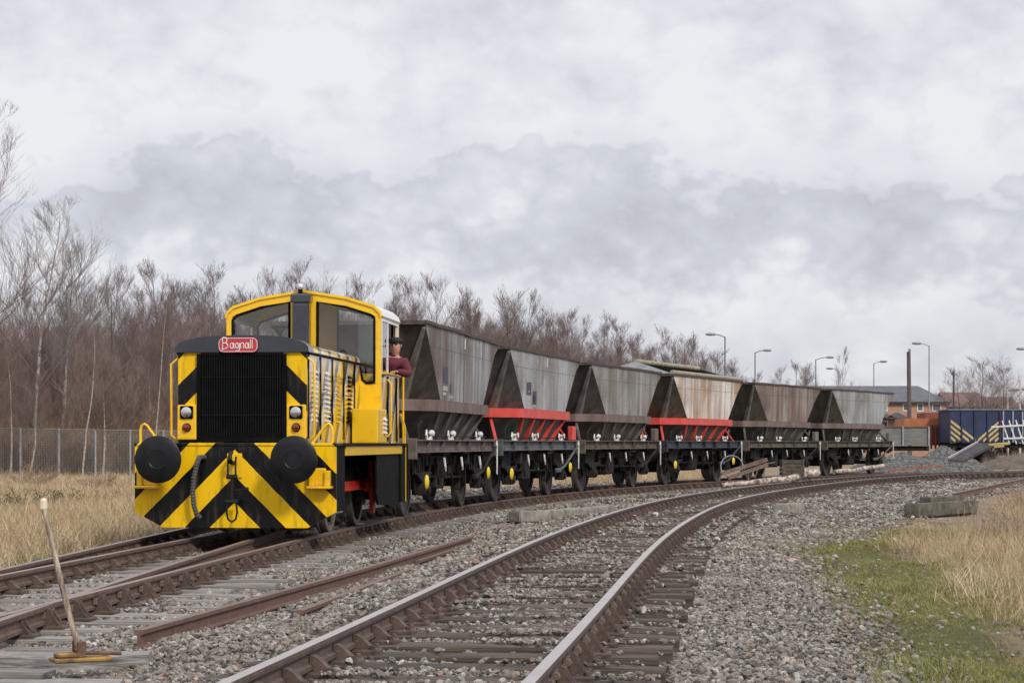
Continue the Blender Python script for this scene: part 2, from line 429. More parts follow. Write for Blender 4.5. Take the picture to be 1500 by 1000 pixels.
gy = grid_axis([(-300,-20,40), (-20,4,4), (4,45,0.3), (45,100,0.7), (100,240,7), (240,600,60), (600,7000,800)])
GX, GY = np.meshgrid(gx, gy); GZ = gz_f(GX, GY)
nx, ny = len(gx), len(gy)
verts = np.stack([GX.ravel(), GY.ravel(), GZ.ravel()], 1)
ii = (np.arange(ny-1)[:, None]*nx+np.arange(nx-1)[None, :]).ravel()
faces = np.stack([ii, ii+1, ii+nx+1, ii+nx], 1)
me = bpy.data.meshes.new('ground'); me.from_pydata(verts.tolist(), [], faces.tolist())
ex = edge_x(GY); lx = left_x(GY); tx = tan_x(GY)
stone = (GZ < 0.0)*np.clip((ex-GX)/0.5+0.5, 0, 1)*np.clip((GX-lx)/0.4+0.5, 0, 1)
green = np.clip((GX-ex)/0.6+0.5, 0, 1)*np.clip((tx-GX)/0.7+0.8, 0, 1)*np.clip((34-GY)/4, 0, 1)
a1 = me.attributes.new('stone', 'FLOAT', 'POINT'); a1.data.foreach_set('value', stone.ravel().astype(np.float32))
a2 = me.attributes.new('moss', 'FLOAT', 'POINT'); a2.data.foreach_set('value', green.ravel().astype(np.float32))
me.polygons.foreach_set('use_smooth', [True]*len(me.polygons))
m, nt, b = new_mat('ground'); b.inputs['Roughness'].default_value = 0.95; b.inputs['Specular IOR Level'].default_value = 0.15
co = objco(nt)
vo = nt.nodes.new('ShaderNodeTexVoronoi'); vo.inputs['Scale'].default_value = 17; nt.links.new(co, vo.inputs['Vector'])
sepc = nt.nodes.new('ShaderNodeSeparateColor'); nt.links.new(vo.outputs['Color'], sepc.inputs[0])
stc = ramp(nt, sepc.outputs[0], [(0.0, (0.10, 0.085, 0.072)), (0.3, (0.21, 0.18, 0.155)), (0.55, (0.30, 0.25, 0.22)), (0.8, (0.35, 0.32, 0.285)), (1.0, (0.5, 0.46, 0.42))])
stc = mixc(nt, ramp(nt, vo.outputs['Distance'], [(0.28, (0, 0, 0)), (0.62, (0.95,)*3)]), stc, (0.028, 0.022, 0.018))  # shade in the gaps between stones, put into the colour as near black
stc = mixc(nt, ramp(nt, noise_(nt, co, 0.6, 5), [(0.45, (0, 0, 0)), (0.7, (0.4,)*3)]), stc, (0.13, 0.105, 0.085))
tanc = ramp(nt, noise_(nt, co, 1.3, 8, 0.7), [(0.3, (0.14, 0.105, 0.07)), (0.5, (0.27, 0.21, 0.145)), (0.7, (0.36, 0.295, 0.215))])
grc = ramp(nt, noise_(nt, co, 9, 10, 0.85), [(0.42, (0.12, 0.09, 0.06)), (0.52, (0.13, 0.13, 0.05)), (0.7, (0.15, 0.175, 0.055))])
at1 = nt.nodes.new('ShaderNodeAttribute'); at1.attribute_name = 'stone'
at2 = nt.nodes.new('ShaderNodeAttribute'); at2.attribute_name = 'moss'
nz = noise_(nt, co, 2.2, 6, 0.7)
sf = ramp(nt, math_(nt, 'ADD', at1.outputs['Fac'], math_(nt, 'MULTIPLY', math_(nt, 'SUBTRACT', nz, 0.5), 1.2)), [(0.42, (0, 0, 0)), (0.58, (1, 1, 1))])
gf = ramp(nt, math_(nt, 'ADD', at2.outputs['Fac'], math_(nt, 'MULTIPLY', math_(nt, 'SUBTRACT', nz, 0.5), 0.9)), [(0.42, (0, 0, 0)), (0.62, (1, 1, 1))])
# thin moss film on the stones in the four foot here and there
bn = nt.nodes.new('ShaderNodeSeparateXYZ'); nt.links.new(co, bn.inputs[0]); tanc = mixc(nt, math_(nt, 'GREATER_THAN', bn.outputs[2], 0.02), tanc, ramp(nt, noise_(nt, co, 2.0, 8, .7), [(.3, (.10, .085, .07)), (.7, (.20, .17, .14))]))
c = mixc(nt, gf, tanc, grc); c = mixc(nt, sf, c, stc)
nt.links.new(c, b.inputs['Base Color'])
hh = math_(nt, 'ADD', math_(nt, 'MULTIPLY', math_(nt, 'SUBTRACT', 1.0, vo.outputs['Distance']), sf), math_(nt, 'MULTIPLY', noise_(nt, co, 14, 8, .8), 1.6))
bump(nt, b, hh, 0.9, 0.04)
me.materials.append(m)
go = bpy.data.objects.new('ground', me); C.objects.link(go); tag(go, kind='structure')

# ================================================================== scatter (geometry nodes, for what nobody could count)
def scatter(name, pts, rots, scl, idx, protos, label, cat):
    me = bpy.data.meshes.new(name); n = len(pts)
    me.vertices.add(n); me.vertices.foreach_set('co', np.asarray(pts, np.float32).ravel())
    a = me.attributes.new('rot', 'FLOAT_VECTOR', 'POINT'); a.data.foreach_set('vector', np.asarray(rots, np.float32).ravel())
    a = me.attributes.new('scl', 'FLOAT_VECTOR', 'POINT'); a.data.foreach_set('vector', np.asarray(scl, np.float32).ravel())
    a = me.attributes.new('idx', 'INT', 'POINT'); a.data.foreach_set('value', np.asarray(idx, np.int32))
    me.update()
    o = bpy.data.objects.new(name, me); C.objects.link(o)
    col = bpy.data.collections.new(name+'_pieces')
    for p in protos: col.objects.link(p)
    ng = bpy.data.node_groups.new(name, 'GeometryNodeTree')
    ng.interface.new_socket('Geometry', in_out='INPUT', socket_type='NodeSocketGeometry')
    ng.interface.new_socket('Geometry', in_out='OUTPUT', socket_type='NodeSocketGeometry')
    gi = ng.nodes.new('NodeGroupInput'); gout = ng.nodes.new('NodeGroupOutput')
    iop = ng.nodes.new('GeometryNodeInstanceOnPoints'); ci = ng.nodes.new('GeometryNodeCollectionInfo')
    ci.inputs['Collection'].default_value = col; ci.inputs['Separate Children'].default_value = True; ci.inputs['Reset Children'].default_value = True
    def na(nm, t):
        k = ng.nodes.new('GeometryNodeInputNamedAttribute'); k.data_type = t; k.inputs['Name'].default_value = nm; return k.outputs[0]
    l = ng.links
    l.new(gi.outputs[0], iop.inputs['Points']); l.new(ci.outputs[0], iop.inputs['Instance'])
    iop.inputs['Pick Instance'].default_value = True
    l.new(na('idx', 'INT'), iop.inputs['Instance Index']); l.new(na('rot', 'FLOAT_VECTOR'), iop.inputs['Rotation']); l.new(na('scl', 'FLOAT_VECTOR'), iop.inputs['Scale'])
    l.new(iop.outputs[0], gout.inputs[0])
    md = o.modifiers.new('scatter', 'NODES'); md.node_group = ng
    tag(o, label, cat, kind='stuff'); return o
def proto(name, mb, mat, smooth=False):
    me = mb.mesh(name, mat, smooth); return bpy.data.objects.new(name, me)
rng = np.random.default_rng(7)
def m_stone():
    m, nt, b = new_mat('ballast_stone'); b.inputs['Roughness'].default_value = 0.9; b.inputs['Specular IOR Level'].default_value = 0.2
    oi = nt.nodes.new('ShaderNodeObjectInfo')
    c = ramp(nt, oi.outputs['Random'], [(0.0, (0.075, 0.067, 0.062)), (0.15, (0.18, 0.16, 0.148)), (0.35, (0.26, 0.235, 0.21)), (0.55, (0.33, 0.29, 0.255)), (0.68, (0.30, 0.29, 0.265)), (0.82, (0.42, 0.395, 0.355)), (0.94, (0.60, 0.57, 0.52)), (1.0, (0.38, 0.23, 0.17))])
    f = noise_(nt, objco(nt), 2.2, 5, 0.7)
    c = mixc(nt, ramp(nt, f, [(0.45, (0, 0, 0)), (0.7, (0.5,)*3)]), c, (0.13, 0.10, 0.08))
    pn = noise_(nt, oi.outputs['Location'], 0.9, 5, .7); c = mixc(nt, ramp(nt, pn, [(0.48, (0, 0, 0)), (0.70, (0.45,)*3)]), c, (0.14, 0.11, 0.09))
    nt.links.new(c, b.inputs['Base Color']); bump(nt, b, noise_(nt, objco(nt), 4, 4), 0.5, 0.15)
    return m
MSTONE = m_stone()
stone_protos = []
for k in range(7):
    bm = bmesh.new(); bmesh.ops.create_icosphere(bm, subdivisions=1 if k < 5 else 2, radius=1)
    r = random.Random(k)
    for _ in range(11):     # chip flat faces off the lump
        n = Vector((r.gauss(0, 1), r.gauss(0, 1), r.gauss(0, 1))).normalized(); d = r.uniform(0.48, 0.80)
        for v in bm.verts:
            t = v.co.dot(n)-d
            if t > 0: v.co -= n*t
    for v in bm.verts: v.co = Vector((v.co.x*r.uniform(.95, 1.05), v.co.y*0.82, v.co.z*0.62))
    mb = MB(); mb.bm(bm); stone_protos.append(proto('stone_%d' % k, mb, MSTONE))
# sleepers of both roads are needed to keep the stones off them: rows of (centre, direction)
def sleeper_rows(pts, spacing, d0, d1, jitter, seed):
    r = random.Random(seed); rows = []; q = arc_resample(pts, spacing)
    for i, p in enumerate(q):
        if d0 <= p.y <= d1:
            t = tangent(q, i); rows.append((p+t*r.uniform(-jitter, jitter), t))
    return rows
SR = sleeper_rows(CR, 0.66, 7.6, 100, 0.03, 1)
SL = sleeper_rows(CL, 0.70, 9.0, 88, 0.04, 2)
def stones(density_near):
    px, py, sc = [], [], []
    def batch(n, y0, y1, smin, smax):
        y = y0+(y1-y0)*np.sqrt(rng.random(n)) if y0 < 1 else rng.uniform(y0, y1, n)
        w0, w1 = -0.30*y1-1, 0.30*y1+1
        x = rng.uniform(w0, w1, n)
        keep = (x > left_x(y)-0.2) & (x < edge_x(y)+rng.normal(0, 0.28, n)+(rng.random(n) < .035)*rng.random(n)*2.6) & (np.abs(x) < 0.285*y+1.2)
        px.append(x[keep]); py.append(y[keep]); sc.append(rng.uniform(smin, smax, keep.sum())**1.0*rng.choice([.6, .8, 1, 1, 1.25, 1.6], keep.sum(), p=[.25, .25, .22, .16, .09, .03]))
    def area(y0, y1): return (y1-y0)*(0.6*y1+2)
    for y0, y1, dn, a, b_ in ((8.2, 12, 1350, .017, .034), (12, 17, 1250, .017, .035), (17, 24, 900, .018, .038), (24, 34, 360, .026, .047), (34, 48, 120, .032, .056), (48, 75, 36, .045, .07)):
        batch(int(area(y0, y1)*dn*density_near), y0, y1, a, b_)
    return np.concatenate(px), np.concatenate(py), np.concatenate(sc)
X, Y, S = stones(1.0)
n = len(X)
Z = gz_f(X, Y)+rng.uniform(-0.012, 0.03, n)
def rel(np_pts, X, Y):
    """signed lateral offset of each point from a centre line, roughly"""
    cx = np.interp(Y, np_pts[:, 1], np_pts[:, 0]); dx = np.gradient(np_pts[:, 0], np_pts[:, 1]); sl = np.interp(Y, np_pts[:, 1], dx)
    return (X-cx)/np.sqrt(1+sl**2)
oR, oL = rel(np_CR, X, Y), rel(np_CL, X, Y)
keep = (np.abs(np.abs(oR)-0.75) > 0.09) & (np.abs(np.abs(oL)-0.75) > 0.09)
def sl_mask(rows, X, Y, half, halfw):
    m_ = np.zeros(len(X), bool)
    for p, t in rows:
        if p.y > 40: break
        sel = np.abs(Y-p.y) < 1.2
        dx = X[sel]-p.x; dy = Y[sel]-p.y
        al = dx*t.x+dy*t.y; ac = dx*t.y-dy*t.x
        m_[np.where(sel)[0]] |= (np.abs(al) < halfw) & (np.abs(ac) < half)
    return m_
onR = sl_mask(SR, X, Y, 1.32, 0.125); onL = sl_mask(SL, X, Y, 1.4, 0.12)
# stones lie over part of every sleeper between the rails, fewer on the open ends
rd = rng.random(n)
patch = np.array([noise.noise(Vector((a*.9, b*.9, 4.0))) for a, b in zip(X[onR], Y[onR])]); pf = np.zeros(n); pf[onR] = np.clip(patch*1.6+.20, 0.02, .8)
keep &= ~(onR & (rd > np.where(np.abs(oR) < 0.75, pf, np.clip(pf*.6-.05+np.clip((Y-22)/25, 0, .5), 0.02, .8))))
patchL = np.array([noise.noise(Vector((a*.9, b*.9, 9.0))) for a, b in zip(X[onL], Y[onL])]); pl_ = np.zeros(n); pl_[onL] = np.clip(patchL*1.8+.38, 0.05, .9)
keep &= ~(onL & (rd > np.where(np.abs(oL) < .9, pl_, pl_*.9)))
Z = np.where(onR & keep, RZ-0.165+rng.uniform(0, .012, n), Z)
# ballast in the right hand four foot is heaped nearly level with the sleepers
inR = np.abs(oR) < 1.25
Z = np.where(inR & ~onR & (oR < 0.8), Z-0.004, Z)
X, Y, Z, S = X[keep], Y[keep], Z[keep], S[keep]; n = len(X)
rots = rng.uniform(-0.7, 0.7, (n, 3)); rots[:, 2] = rng.uniform(0, 6.283, n)
scl = S[:, None]*rng.uniform(0.75, 1.3, (n, 3))
scatter('ballast', np.stack([X, Y, Z], 1), rots, scl, rng.integers(0, 7, n), stone_protos, 'grey and pinkish brown crushed stone ballast spread around and between the tracks', 'ballast')
print('stones', n)

# ================================================================== tracks
def rail_mesh(pts, z_top, name, mat, parent, prof=None, height=0.145):
    h = height
    P_ = prof or [(-.035, 0), (.035, 0), (.036, -.022), (.033, -.040), (.010, -.052), (.010, -h+.038), (.034, -h+.026), (.034, -h), (-.034, -h), (-.034, -h+.026), (-.010, -h+.038), (-.010, -.052), (-.033, -.040), (-.036, -.022)]
    n = len(P_); vs = []; fs = []
    for i, p in enumerate(pts):
        t = tangent(pts, i)
        for u, w in P_: vs.append((p.x+t.y*u, p.y-t.x*u, z_top+w))
    for i in range(len(pts)-1):
        for k in range(n):
            k2 = (k+1) % n; fs.append((i*n+k, i*n+k2, (i+1)*n+k2, (i+1)*n+k))
    fs.append(tuple(range(n))[::-1]); fs.append(tuple(range((len(pts)-1)*n, len(pts)*n)))
    mb = MB(); mb.add(vs, fs); o = mb.build(name, mat, parent)
    me = o.data; a = me.attributes.new('tread', 'FLOAT', 'FACE')
    a.data.foreach_set('value', [1.0 if (p.normal.z > 0.9 and p.center.z > z_top-0.01) else 0.0 for p in me.polygons])
    return o
MR_R = m_rail('rail_worn', (0.065, 0.045, 0.038), (0.125, 0.088, 0.073), (0.45, 0.41, 0.405))
MR_L = m_rail('rail_rusty', (0.085, 0.052, 0.041), (0.16, 0.10, 0.08), (0.27, 0.20, 0.175))
MR_S = m_rail('rail_scrap', (0.10, 0.055, 0.043), (0.17, 0.10, 0.08), (0.17, 0.11, 0.095))
M_WOOD = M('sleeper_wood', (0.035, 0.027, 0.022), (0.125, 0.095, 0.076), 5, 0.9, stretch=(0.7, 7, 7), bmp=0.9, bscale=9, bdist=0.012, rnd=0.25)
M_WOODG = M('sleeper_grey', (0.10, 0.088, 0.08), (0.30, 0.275, 0.255), 5, 0.9, stretch=(0.7, 7, 7), bmp=0.9, bscale=9, bdist=0.012, rnd=0.25)
M_CHAIR = M('cast_iron_chair', (0.05, 0.036, 0.030), (0.12, 0.083, 0.068), 16, 0.85, bmp=0.5, bdist=0.005, rnd=0.15)
M_KEY = M('rail_key', (0.10, 0.07, 0.055), (0.20, 0.15, 0.12), 20, 0.8)
def chair_mesh(name, spring):
    """outer side is +x; origin at rail centre, z=0 at the rail top"""
    mb = MB()
    mb.box(-.19, .20, -.10, .10, -.20, -.155, 0.012)
    mb.prism([(0.030, -.157), (.190, -.157), (.150, -.135), (.108, -.085), (.088, -.030), (.070, -.022), (.055, -.035), (.050, -.10), (0.036, -.125)], 'y', -.055, -.030)
    mb.prism([(0.030, -.157), (.190, -.157), (.150, -.135), (.108, -.085), (.088, -.030), (.070, -.022), (.055, -.035), (.050, -.10), (0.036, -.125)], 'y', .030, .055)
    mb.box(.072, .092, -.040, .040, -.15, -.035, 0.004)
    mb.prism([(-.034, -.157), (-.165, -.157), (-.12, -.13), (-.075, -.085), (-.040, -.065), (-.016, -.062), (-.016, -.105), (-.036, -.118)], 'y', -.045, .045)
    for y in (-.07, .07):
        mb.lathe([(.017, -.155), (.017, -.132), (.010, -.128)], (-.15, y, 0), 'z', 6); mb.lathe([(.017, -.155), (.017, -.132), (.010, -.128)], (.16, y*-1, 0), 'z', 6)
    if spring:
        mb.lathe([(.020, -.085), (.027, -.08), (.027, .08), (.020, .085)], (.047-.006, 0, -.080), 'y', 10, mi=1)
        mb.lathe([(.010, -.088), (.010, .088)], (.047-.006, 0, -.080), 'y', 8, mi=1)
    else:
        mb.box(.013, .052, -.085, .085, -.11, -.05, 0.006, mi=1)
    me = mb.mesh(name, [M_CHAIR, M_KEY]); bm = bmesh.new(); bm.from_mesh(me); bmesh.ops.recalc_face_normals(bm, faces=bm.faces); bm.to_mesh(me); bm.free(); return me
CH = chair_mesh('rail_chair', True); CHW = chair_mesh('rail_chair_wood', False)
def sleeper_mesh(seed, L, w, h, mat):
    r = random.Random(seed); mb = MB(); nseg = 9
    vs, fs = [], []
    for i in range(nseg+1):
        x = -L/2+L*i/nseg
        dz = r.uniform(-.006, .006); j = r.uniform(-.006, .006)
        for u, w_ in ((-w/2+j, -h), (w/2+j, -h), (w/2+j, -.012+dz), (w/2-.014+j, dz), (0, dz+r.uniform(-.004, .003)), (-w/2+.014+j, dz), (-w/2+j, -.012+dz)): vs.append((x, u, w_))
    n = 7
    for i in range(nseg):
        for k in range(n):
            k2 = (k+1) % n; fs.append((i*n+k, i*n+k2, (i+1)*n+k2, (i+1)*n+k))
    fs.append(tuple(range(n))); fs.append(tuple(range(nseg*n, nseg*n+n))[::-1])
    mb.add(vs, fs); me = mb.mesh('sleeper', mat); bm = bmesh.new(); bm.from_mesh(me); bmesh.ops.recalc_face_normals(bm, faces=bm.faces); bm.to_mesh(me); bm.free(); return me
def track(name, label, pts, zr, rows, rail_mat, wood, chair, seed, extra=None, half=1.3):
    root = empty(name, (pts[0].x, pts[0].y, 0), 0, label, 'railway track')
    inv = Matrix.Translation(-root.location)
    def rail(pp):
        q = [Vector((p.x-root.location.x, p.y-root.location.y, 0)) for p in pp]
        return rail_mesh(q, zr, 'rail', rail_mat, root)
    rail(offset(pts, 0.75)); rail(offset(pts, -0.75))
    r = random.Random(seed); meshes = [sleeper_mesh(seed*10+k, 1.0, 0.235, 0.14, wood) for k in range(4)]
    rest = MB(); restc = MB()
    for i, (p, t) in enumerate(rows):
        ang = math.atan2(-t.x, t.y)
        e0, e1 = (half+r.uniform(-.05, .05), half+r.uniform(-.05, .05)) if extra is None else extra(p, r)
        L = e0+e1; cx = (e1-e0)/2
        if i < 100:
            s = bpy.data.objects.new('sleeper', meshes[i % 4]); C.objects.link(s); s.parent = root
            s.location = (p.x-root.location.x+t.y*cx, p.y-root.location.y-t.x*cx, zr-0.187)
            s.rotation_euler = (0, 0, ang+r.uniform(-.012, .012)); s.scale = (L, 1, 1)
        else:
            mt = Matrix.Translation((p.x-root.location.x, p.y-root.location.y, zr-0.2)) @ Matrix.Rotation(ang, 4, 'Z')
            rest.box(-L/2, L/2, -.115, .115, -.14, 0, 0, mat=mt)
        for sx in (1, -1):
            if i < 50:
                c_ = bpy.data.objects.new('rail_chair', chair); C.objects.link(c_); c_.parent = root
                c_.location = (p.x-root.location.x+t.y*.75*sx, p.y-root.location.y-t.x*.75*sx, zr); c_.rotation_euler = (0, 0, ang+(0 if sx > 0 else math.pi))
            else:
                mt = Matrix.Translation((p.x-root.location.x+t.y*.75*sx, p.y-root.location.y-t.x*.75*sx, zr)) @ Matrix.Rotation(ang, 4, 'Z') @ Matrix.Scale(sx, 4, (1, 0, 0))
                o_ = len(restc.v)
                restc.v += [tuple(mt @ v.co) for v in chair.vertices]; restc.f += [tuple(k+o_ for k in pl.vertices) for pl in chair.polygons]; restc.mi += [0]*len(chair.polygons)
    if rest.v: tag(rest.build('sleeper', wood, root), 'far sleepers of this track', kind='stuff')
    if restc.v: tag(restc.build('rail_chair', M_CHAIR, root), 'far rail chairs of this track', kind='stuff')
    return root
track('railway_track', 'curving empty track in the foreground with worn shiny rail heads on timber sleepers', CR, RZ, SR, MR_R, M_WOOD, CH, 3)
def ext_left(p, r):
    if p.y < 15.5: return 1.9+r.uniform(-.1, .3), r.choice([1.75, 1.45, 1.6, 1.35])
    if p.y < 24: return 1.75+r.uniform(-.1, .3), r.choice([1.3, 1.45, 1.6, 1.35, 1.75])
    if p.y < 34: return 1.5, r.choice([1.3, 1.3, 1.5])
    return 1.3, 1.3
track('railway_track', 'rusty brown track that carries the yellow locomotive and its hopper wagons', CL, 0.0, SL, MR_L, M_WOODG, CHW, 4, ext_left)
# the second road of the turnout: two more rails on the same timbers
root = empty('turnout_rails', (CT[0].x, CT[0].y, 0), 0, 'pair of rusty diverging point rails that pass under the locomotive buffer beam', 'rails')
ctl = [Vector((p.x-CT[0].x, p.y-CT[0].y, 0)) for p in CT]
rail_mesh(offset(ctl, -0.78), -0.003, 'rail', MR_L, root)
rail_mesh([p for p in offset(ctl, 0.75) if p.y < 20.5], -0.003, 'rail', MR_L, root)
for i, (p, t) in enumerate(SL[:30]):
    x = float(np.interp(p.y, np_CT[:, 1], np_CT[:, 0]))
    c_ = bpy.data.objects.new('rail_chair', CHW); C.objects.link(c_); c_.parent = root
    c_.location = (x-.78-CT[0].x, p.y-CT[0].y, -0.003); c_.rotation_euler = (0, 0, math.pi)

# ================================================================== locomotive
OL = Vector((-3.605, 25.75, 0)); TH = math.atan(0.104)
loco = empty('diesel_locomotive', OL, -TH, 'small yellow and black striped shunting locomotive with rounded bonnet and tall glazed cab', 'locomotive')
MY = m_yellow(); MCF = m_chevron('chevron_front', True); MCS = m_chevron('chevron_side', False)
MBK = M('loco_black', (0.003, 0.0033, 0.004), (0.007, 0.0075, 0.009), 5, 0.6, bmp=0.1, spec=0.06)
MCAP = M('bonnet_blue_black', (0.018, 0.022, 0.032), (0.032, 0.037, 0.05), 3, 0.25, coat=0.5)
MDK = M('frame_dark', (0.007, 0.007, 0.008), (0.018, 0.016, 0.015), 7, 0.6, bmp=0.3, spec=.3)
MGRIL = M('grille_dark', (0.003, 0.004, 0.005), (0.006, 0.007, 0.008), 5, 0.6, spec=.1)
MRED = M('plate_red', (0.42, 0.022, 0.03), (0.50, 0.03, 0.04), 9, 0.3, coat=0.5)
MCRANK = M('rod_red', (0.58, 0.03, 0.02), (0.75, 0.06, 0.04), 8, 0.4)
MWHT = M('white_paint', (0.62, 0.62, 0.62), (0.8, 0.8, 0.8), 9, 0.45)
MCREAM = M('roof_cream', (0.58, 0.57, 0.58), (0.72, 0.71, 0.72), 2.5, 0.3, coat=0.4)
MCHR = M('lamp_chrome', (0.6, 0.6, 0.62), (0.7, 0.7, 0.72), 9, 0.2, metal=0.9)
MRLENS = M('red_lens', (0.16, 0.008, 0.008), None, 5, 0.12, coat=0.8)
MTREAD = M('wheel_steel', (0.10, 0.085, 0.075), (0.22, 0.19, 0.17), 10, 0.5, metal=0.4)
MRUB = M('rubber_hose', (0.045, 0.045, 0.042), (0.085, 0.083, 0.075), 20, 0.7)
def glass(name, tint=(0.85, 0.9, 0.9), a=0.35):
    if name in MATS: return MATS[name]
    m, nt, b = new_mat(name)
    nt.nodes.remove(b); out = nt.nodes['Material Output']
    t = nt.nodes.new('ShaderNodeBsdfTransparent'); t.inputs[0].default_value = tint+(1,)
    g = nt.nodes.new('ShaderNodeBsdfGlossy'); g.inputs['Roughness'].default_value = 0.03
    fr = nt.nodes.new('ShaderNodeFresnel'); fr.inputs[0].default_value = 1.5
    mx = nt.nodes.new('ShaderNodeMixShader')
    nt.links.new(math_(nt, 'MINIMUM', math_(nt, 'MULTIPLY', fr.outputs[0], 1.6), 1.0), mx.inputs[0]); nt.links.new(t.outputs[0], mx.inputs[1]); nt.links.new(g.outputs[0], mx.inputs[2])
    nt.links.new(mx.outputs[0], out.inputs[0]); MATS[name] = m; return m
MGL = glass('window_glass', (0.95, 0.97, 0.96))
HB = 1.335
# buffer beam plate
mb = MB(); mb.prism([(-HB, .36), (-.96, .155), (.96, .155), (HB, .36), (HB, 1.215), (-HB, 1.215)], 'y', 0, .05)
mb.build('buffer_beam', MCF, loco)
mb = MB()    # platform edge above the beam
mb.box(-HB-.004, HB+.004, -.012, 0.42, 1.218, 1.255, 0.006); mb.build('running_board', MCF, loco)
mb = MB(); mb.box(-HB, HB, .42, 6.02, 1.215, 1.250, 0.005); mb.build('footplate', MBK, loco)
mb = MB()    # valance and side panels below the footplate
mb.box(1.285, 1.31, .85, 5.55, 1.085, 1.213, 0.004); mb.box(-1.31, -1.285, .85, 5.55, 1.085, 1.213, 0.004); mb.build('valance', MY, loco)
mb = MB()
for s in (1, -1):
    mb.box(min(s*1.27, s*1.30), max(s*1.27, s*1.30), .055, .80, .36, 1.21, 0.004)
mb.build('front_side_panel', MBK, loco)
mb = MB()
for s in (1, -1):
    mb = MB(); a, b2 = sorted((s*1.24, s*1.27)); mb.prism([(3.45, 1.08), (3.45, .50), (3.60, .34), (5.10, .30), (5.10, 1.08)], 'x', a, b2)
    mb.build('side_skirt', MBK, loco)
    mb = MB(); a, b2 = sorted((s*.99, s*1.27)); mb.box(a, b2, 5.10, 5.5, .30, 1.08, .01); mb.build('fuel_tank', MBK, loco)
    mb = MB(); a, b2 = sorted((s*.90, s*1.30)); mb.box(a, b2, 5.502, 5.95, .33, 1.21, 0.015); mb.build('rear_step_box', MBK, loco)
mb = MB(); mb.box(-.62, .62, .10, 5.9, .45, 1.20, 0.01); mb.box(-.68, -.62, .2, 5.8, .28, 1.1); mb.box(.62, .68, .2, 5.8, .28, 1.1); mb.build('main_frame', MDK, loco)
mb = MB(); mb.box(-HB, HB, 5.96, 6.02, .35, 1.213, 0.005); mb.build('rear_beam', MBK, loco)
mb = MB(); mb.box(1.301, 1.312, 5.93, 5.958, .33, 1.22); mb.build('step_edge', MY, loco)
# bonnet
hw, h0, h1, hy0, hy1 = .865, 1.25, 2.45, .40, 4.28
mb = MB(); mb.prism([(-hw, h0), (hw, h0), (hw, h1), (-hw, h1)], 'y', hy0, hy0+.05); mb.build('bonnet_front', MCF, loco)
def arch(hw, zside, ztop, n=10, k=2.6):
    pts = []
    for i in range(n+1):
        a = math.pi*i/n; c_, s_ = math.cos(a), math.sin(a)
        pts.append((hw*math.copysign(abs(c_)**(2/k), c_), zside+(ztop-zside)*abs(s_)**(2/k)))
    return pts
mb = MB()
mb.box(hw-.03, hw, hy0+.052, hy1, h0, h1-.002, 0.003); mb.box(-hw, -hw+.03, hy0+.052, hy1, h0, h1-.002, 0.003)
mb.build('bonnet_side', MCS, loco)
mb = MB(); mb.prism([(-hw-.04, 2.452), (hw+.04, 2.452)]+arch(hw+.04, 2.46, 2.675, 16, 2.7), 'y', hy0-.05, hy0+.30); mb.build('bonnet_cap', MCAP, loco, auto=40)
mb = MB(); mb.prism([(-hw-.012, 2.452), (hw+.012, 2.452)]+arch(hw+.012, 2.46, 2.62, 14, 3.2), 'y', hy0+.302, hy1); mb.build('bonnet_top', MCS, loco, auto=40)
mb = MB()
for s in (1, -1): mb.tube([(s*(hw+.02), hy0+.05, 2.445), (s*(hw+.02), hy1, 2.445)], .018, 6)
mb.build('bonnet_beading', MBK, loco)
# door seams, hinges and louvre columns on the bonnet side
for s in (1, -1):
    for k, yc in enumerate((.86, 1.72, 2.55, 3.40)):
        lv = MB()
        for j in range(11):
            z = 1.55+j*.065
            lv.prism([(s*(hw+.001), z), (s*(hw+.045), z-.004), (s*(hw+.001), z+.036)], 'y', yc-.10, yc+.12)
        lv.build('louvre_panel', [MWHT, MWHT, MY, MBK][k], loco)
    fr = MB()
    for y in (.50, 1.30, 2.12, 2.98, 3.83):
        fr.box(min(s*hw, s*(hw+.014)), max(s*hw, s*(hw+.014)), y-.012, y+.012, 1.30, 2.42)
    for y in (1.22, 2.06, 2.9, 3.75):
        for z in (1.6, 2.15): fr.tube([(s*(hw+.02), y, z-.05), (s*(hw+.02), y, z+.05)], .014, 6)
    fr.build('door_edge', MBK, loco)
    hd = MB()
    for y in (1.36, 2.18, 3.04): hd.tube([(s*(hw+.012), y, 1.95), (s*(hw+.06), y+.02, 1.95), (s*(hw+.06), y+.1, 1.95)], .012, 6)
    hd.build('door_handle', MCHR, loco)
    hr = MB(); hr.tube([(s*(hw+.01), .45, 1.28), (s*(hw+.10), .42, 1.36), (s*(hw+.10), .42, 2.3), (s*(hw+.01), .45, 2.38)], .017, 7); hr.build('handrail', MY, loco, auto=50)
# grille
gr = MB(); gr.box(-.545, .545, hy0-.035, hy0-.002, 1.30, 2.425, 0.0)
gr.build('radiator_back', MGRIL, loco)
gr = MB()
fo = .545
for x0, x1, z0, z1 in ((-fo-.055, -fo, 1.27, 2.43), (fo, fo+.055, 1.27, 2.43), (-fo, fo, 2.405, 2.45), (-fo, fo, 1.265, 1.335)): gr.box(x0, x1, hy0-.055, hy0-.003, z0, z1, 0.004)
gr.build('radiator_frame', MBK, loco)
gr = MB()
for i in range(33):
    x = -.52+i*1.04/32; gr.box(x-.006, x+.006, hy0-.058, hy0-.037, 1.337, 2.403)
for z in (1.62, 2.12): gr.box(-.54, .54, hy0-.066, hy0-.060, z-.006, z+.006)
gr.build('radiator_grille', M('grille_slat', (0.003, 0.0035, 0.004), (0.007, 0.008, 0.009), 6, 0.5, spec=.15), loco)
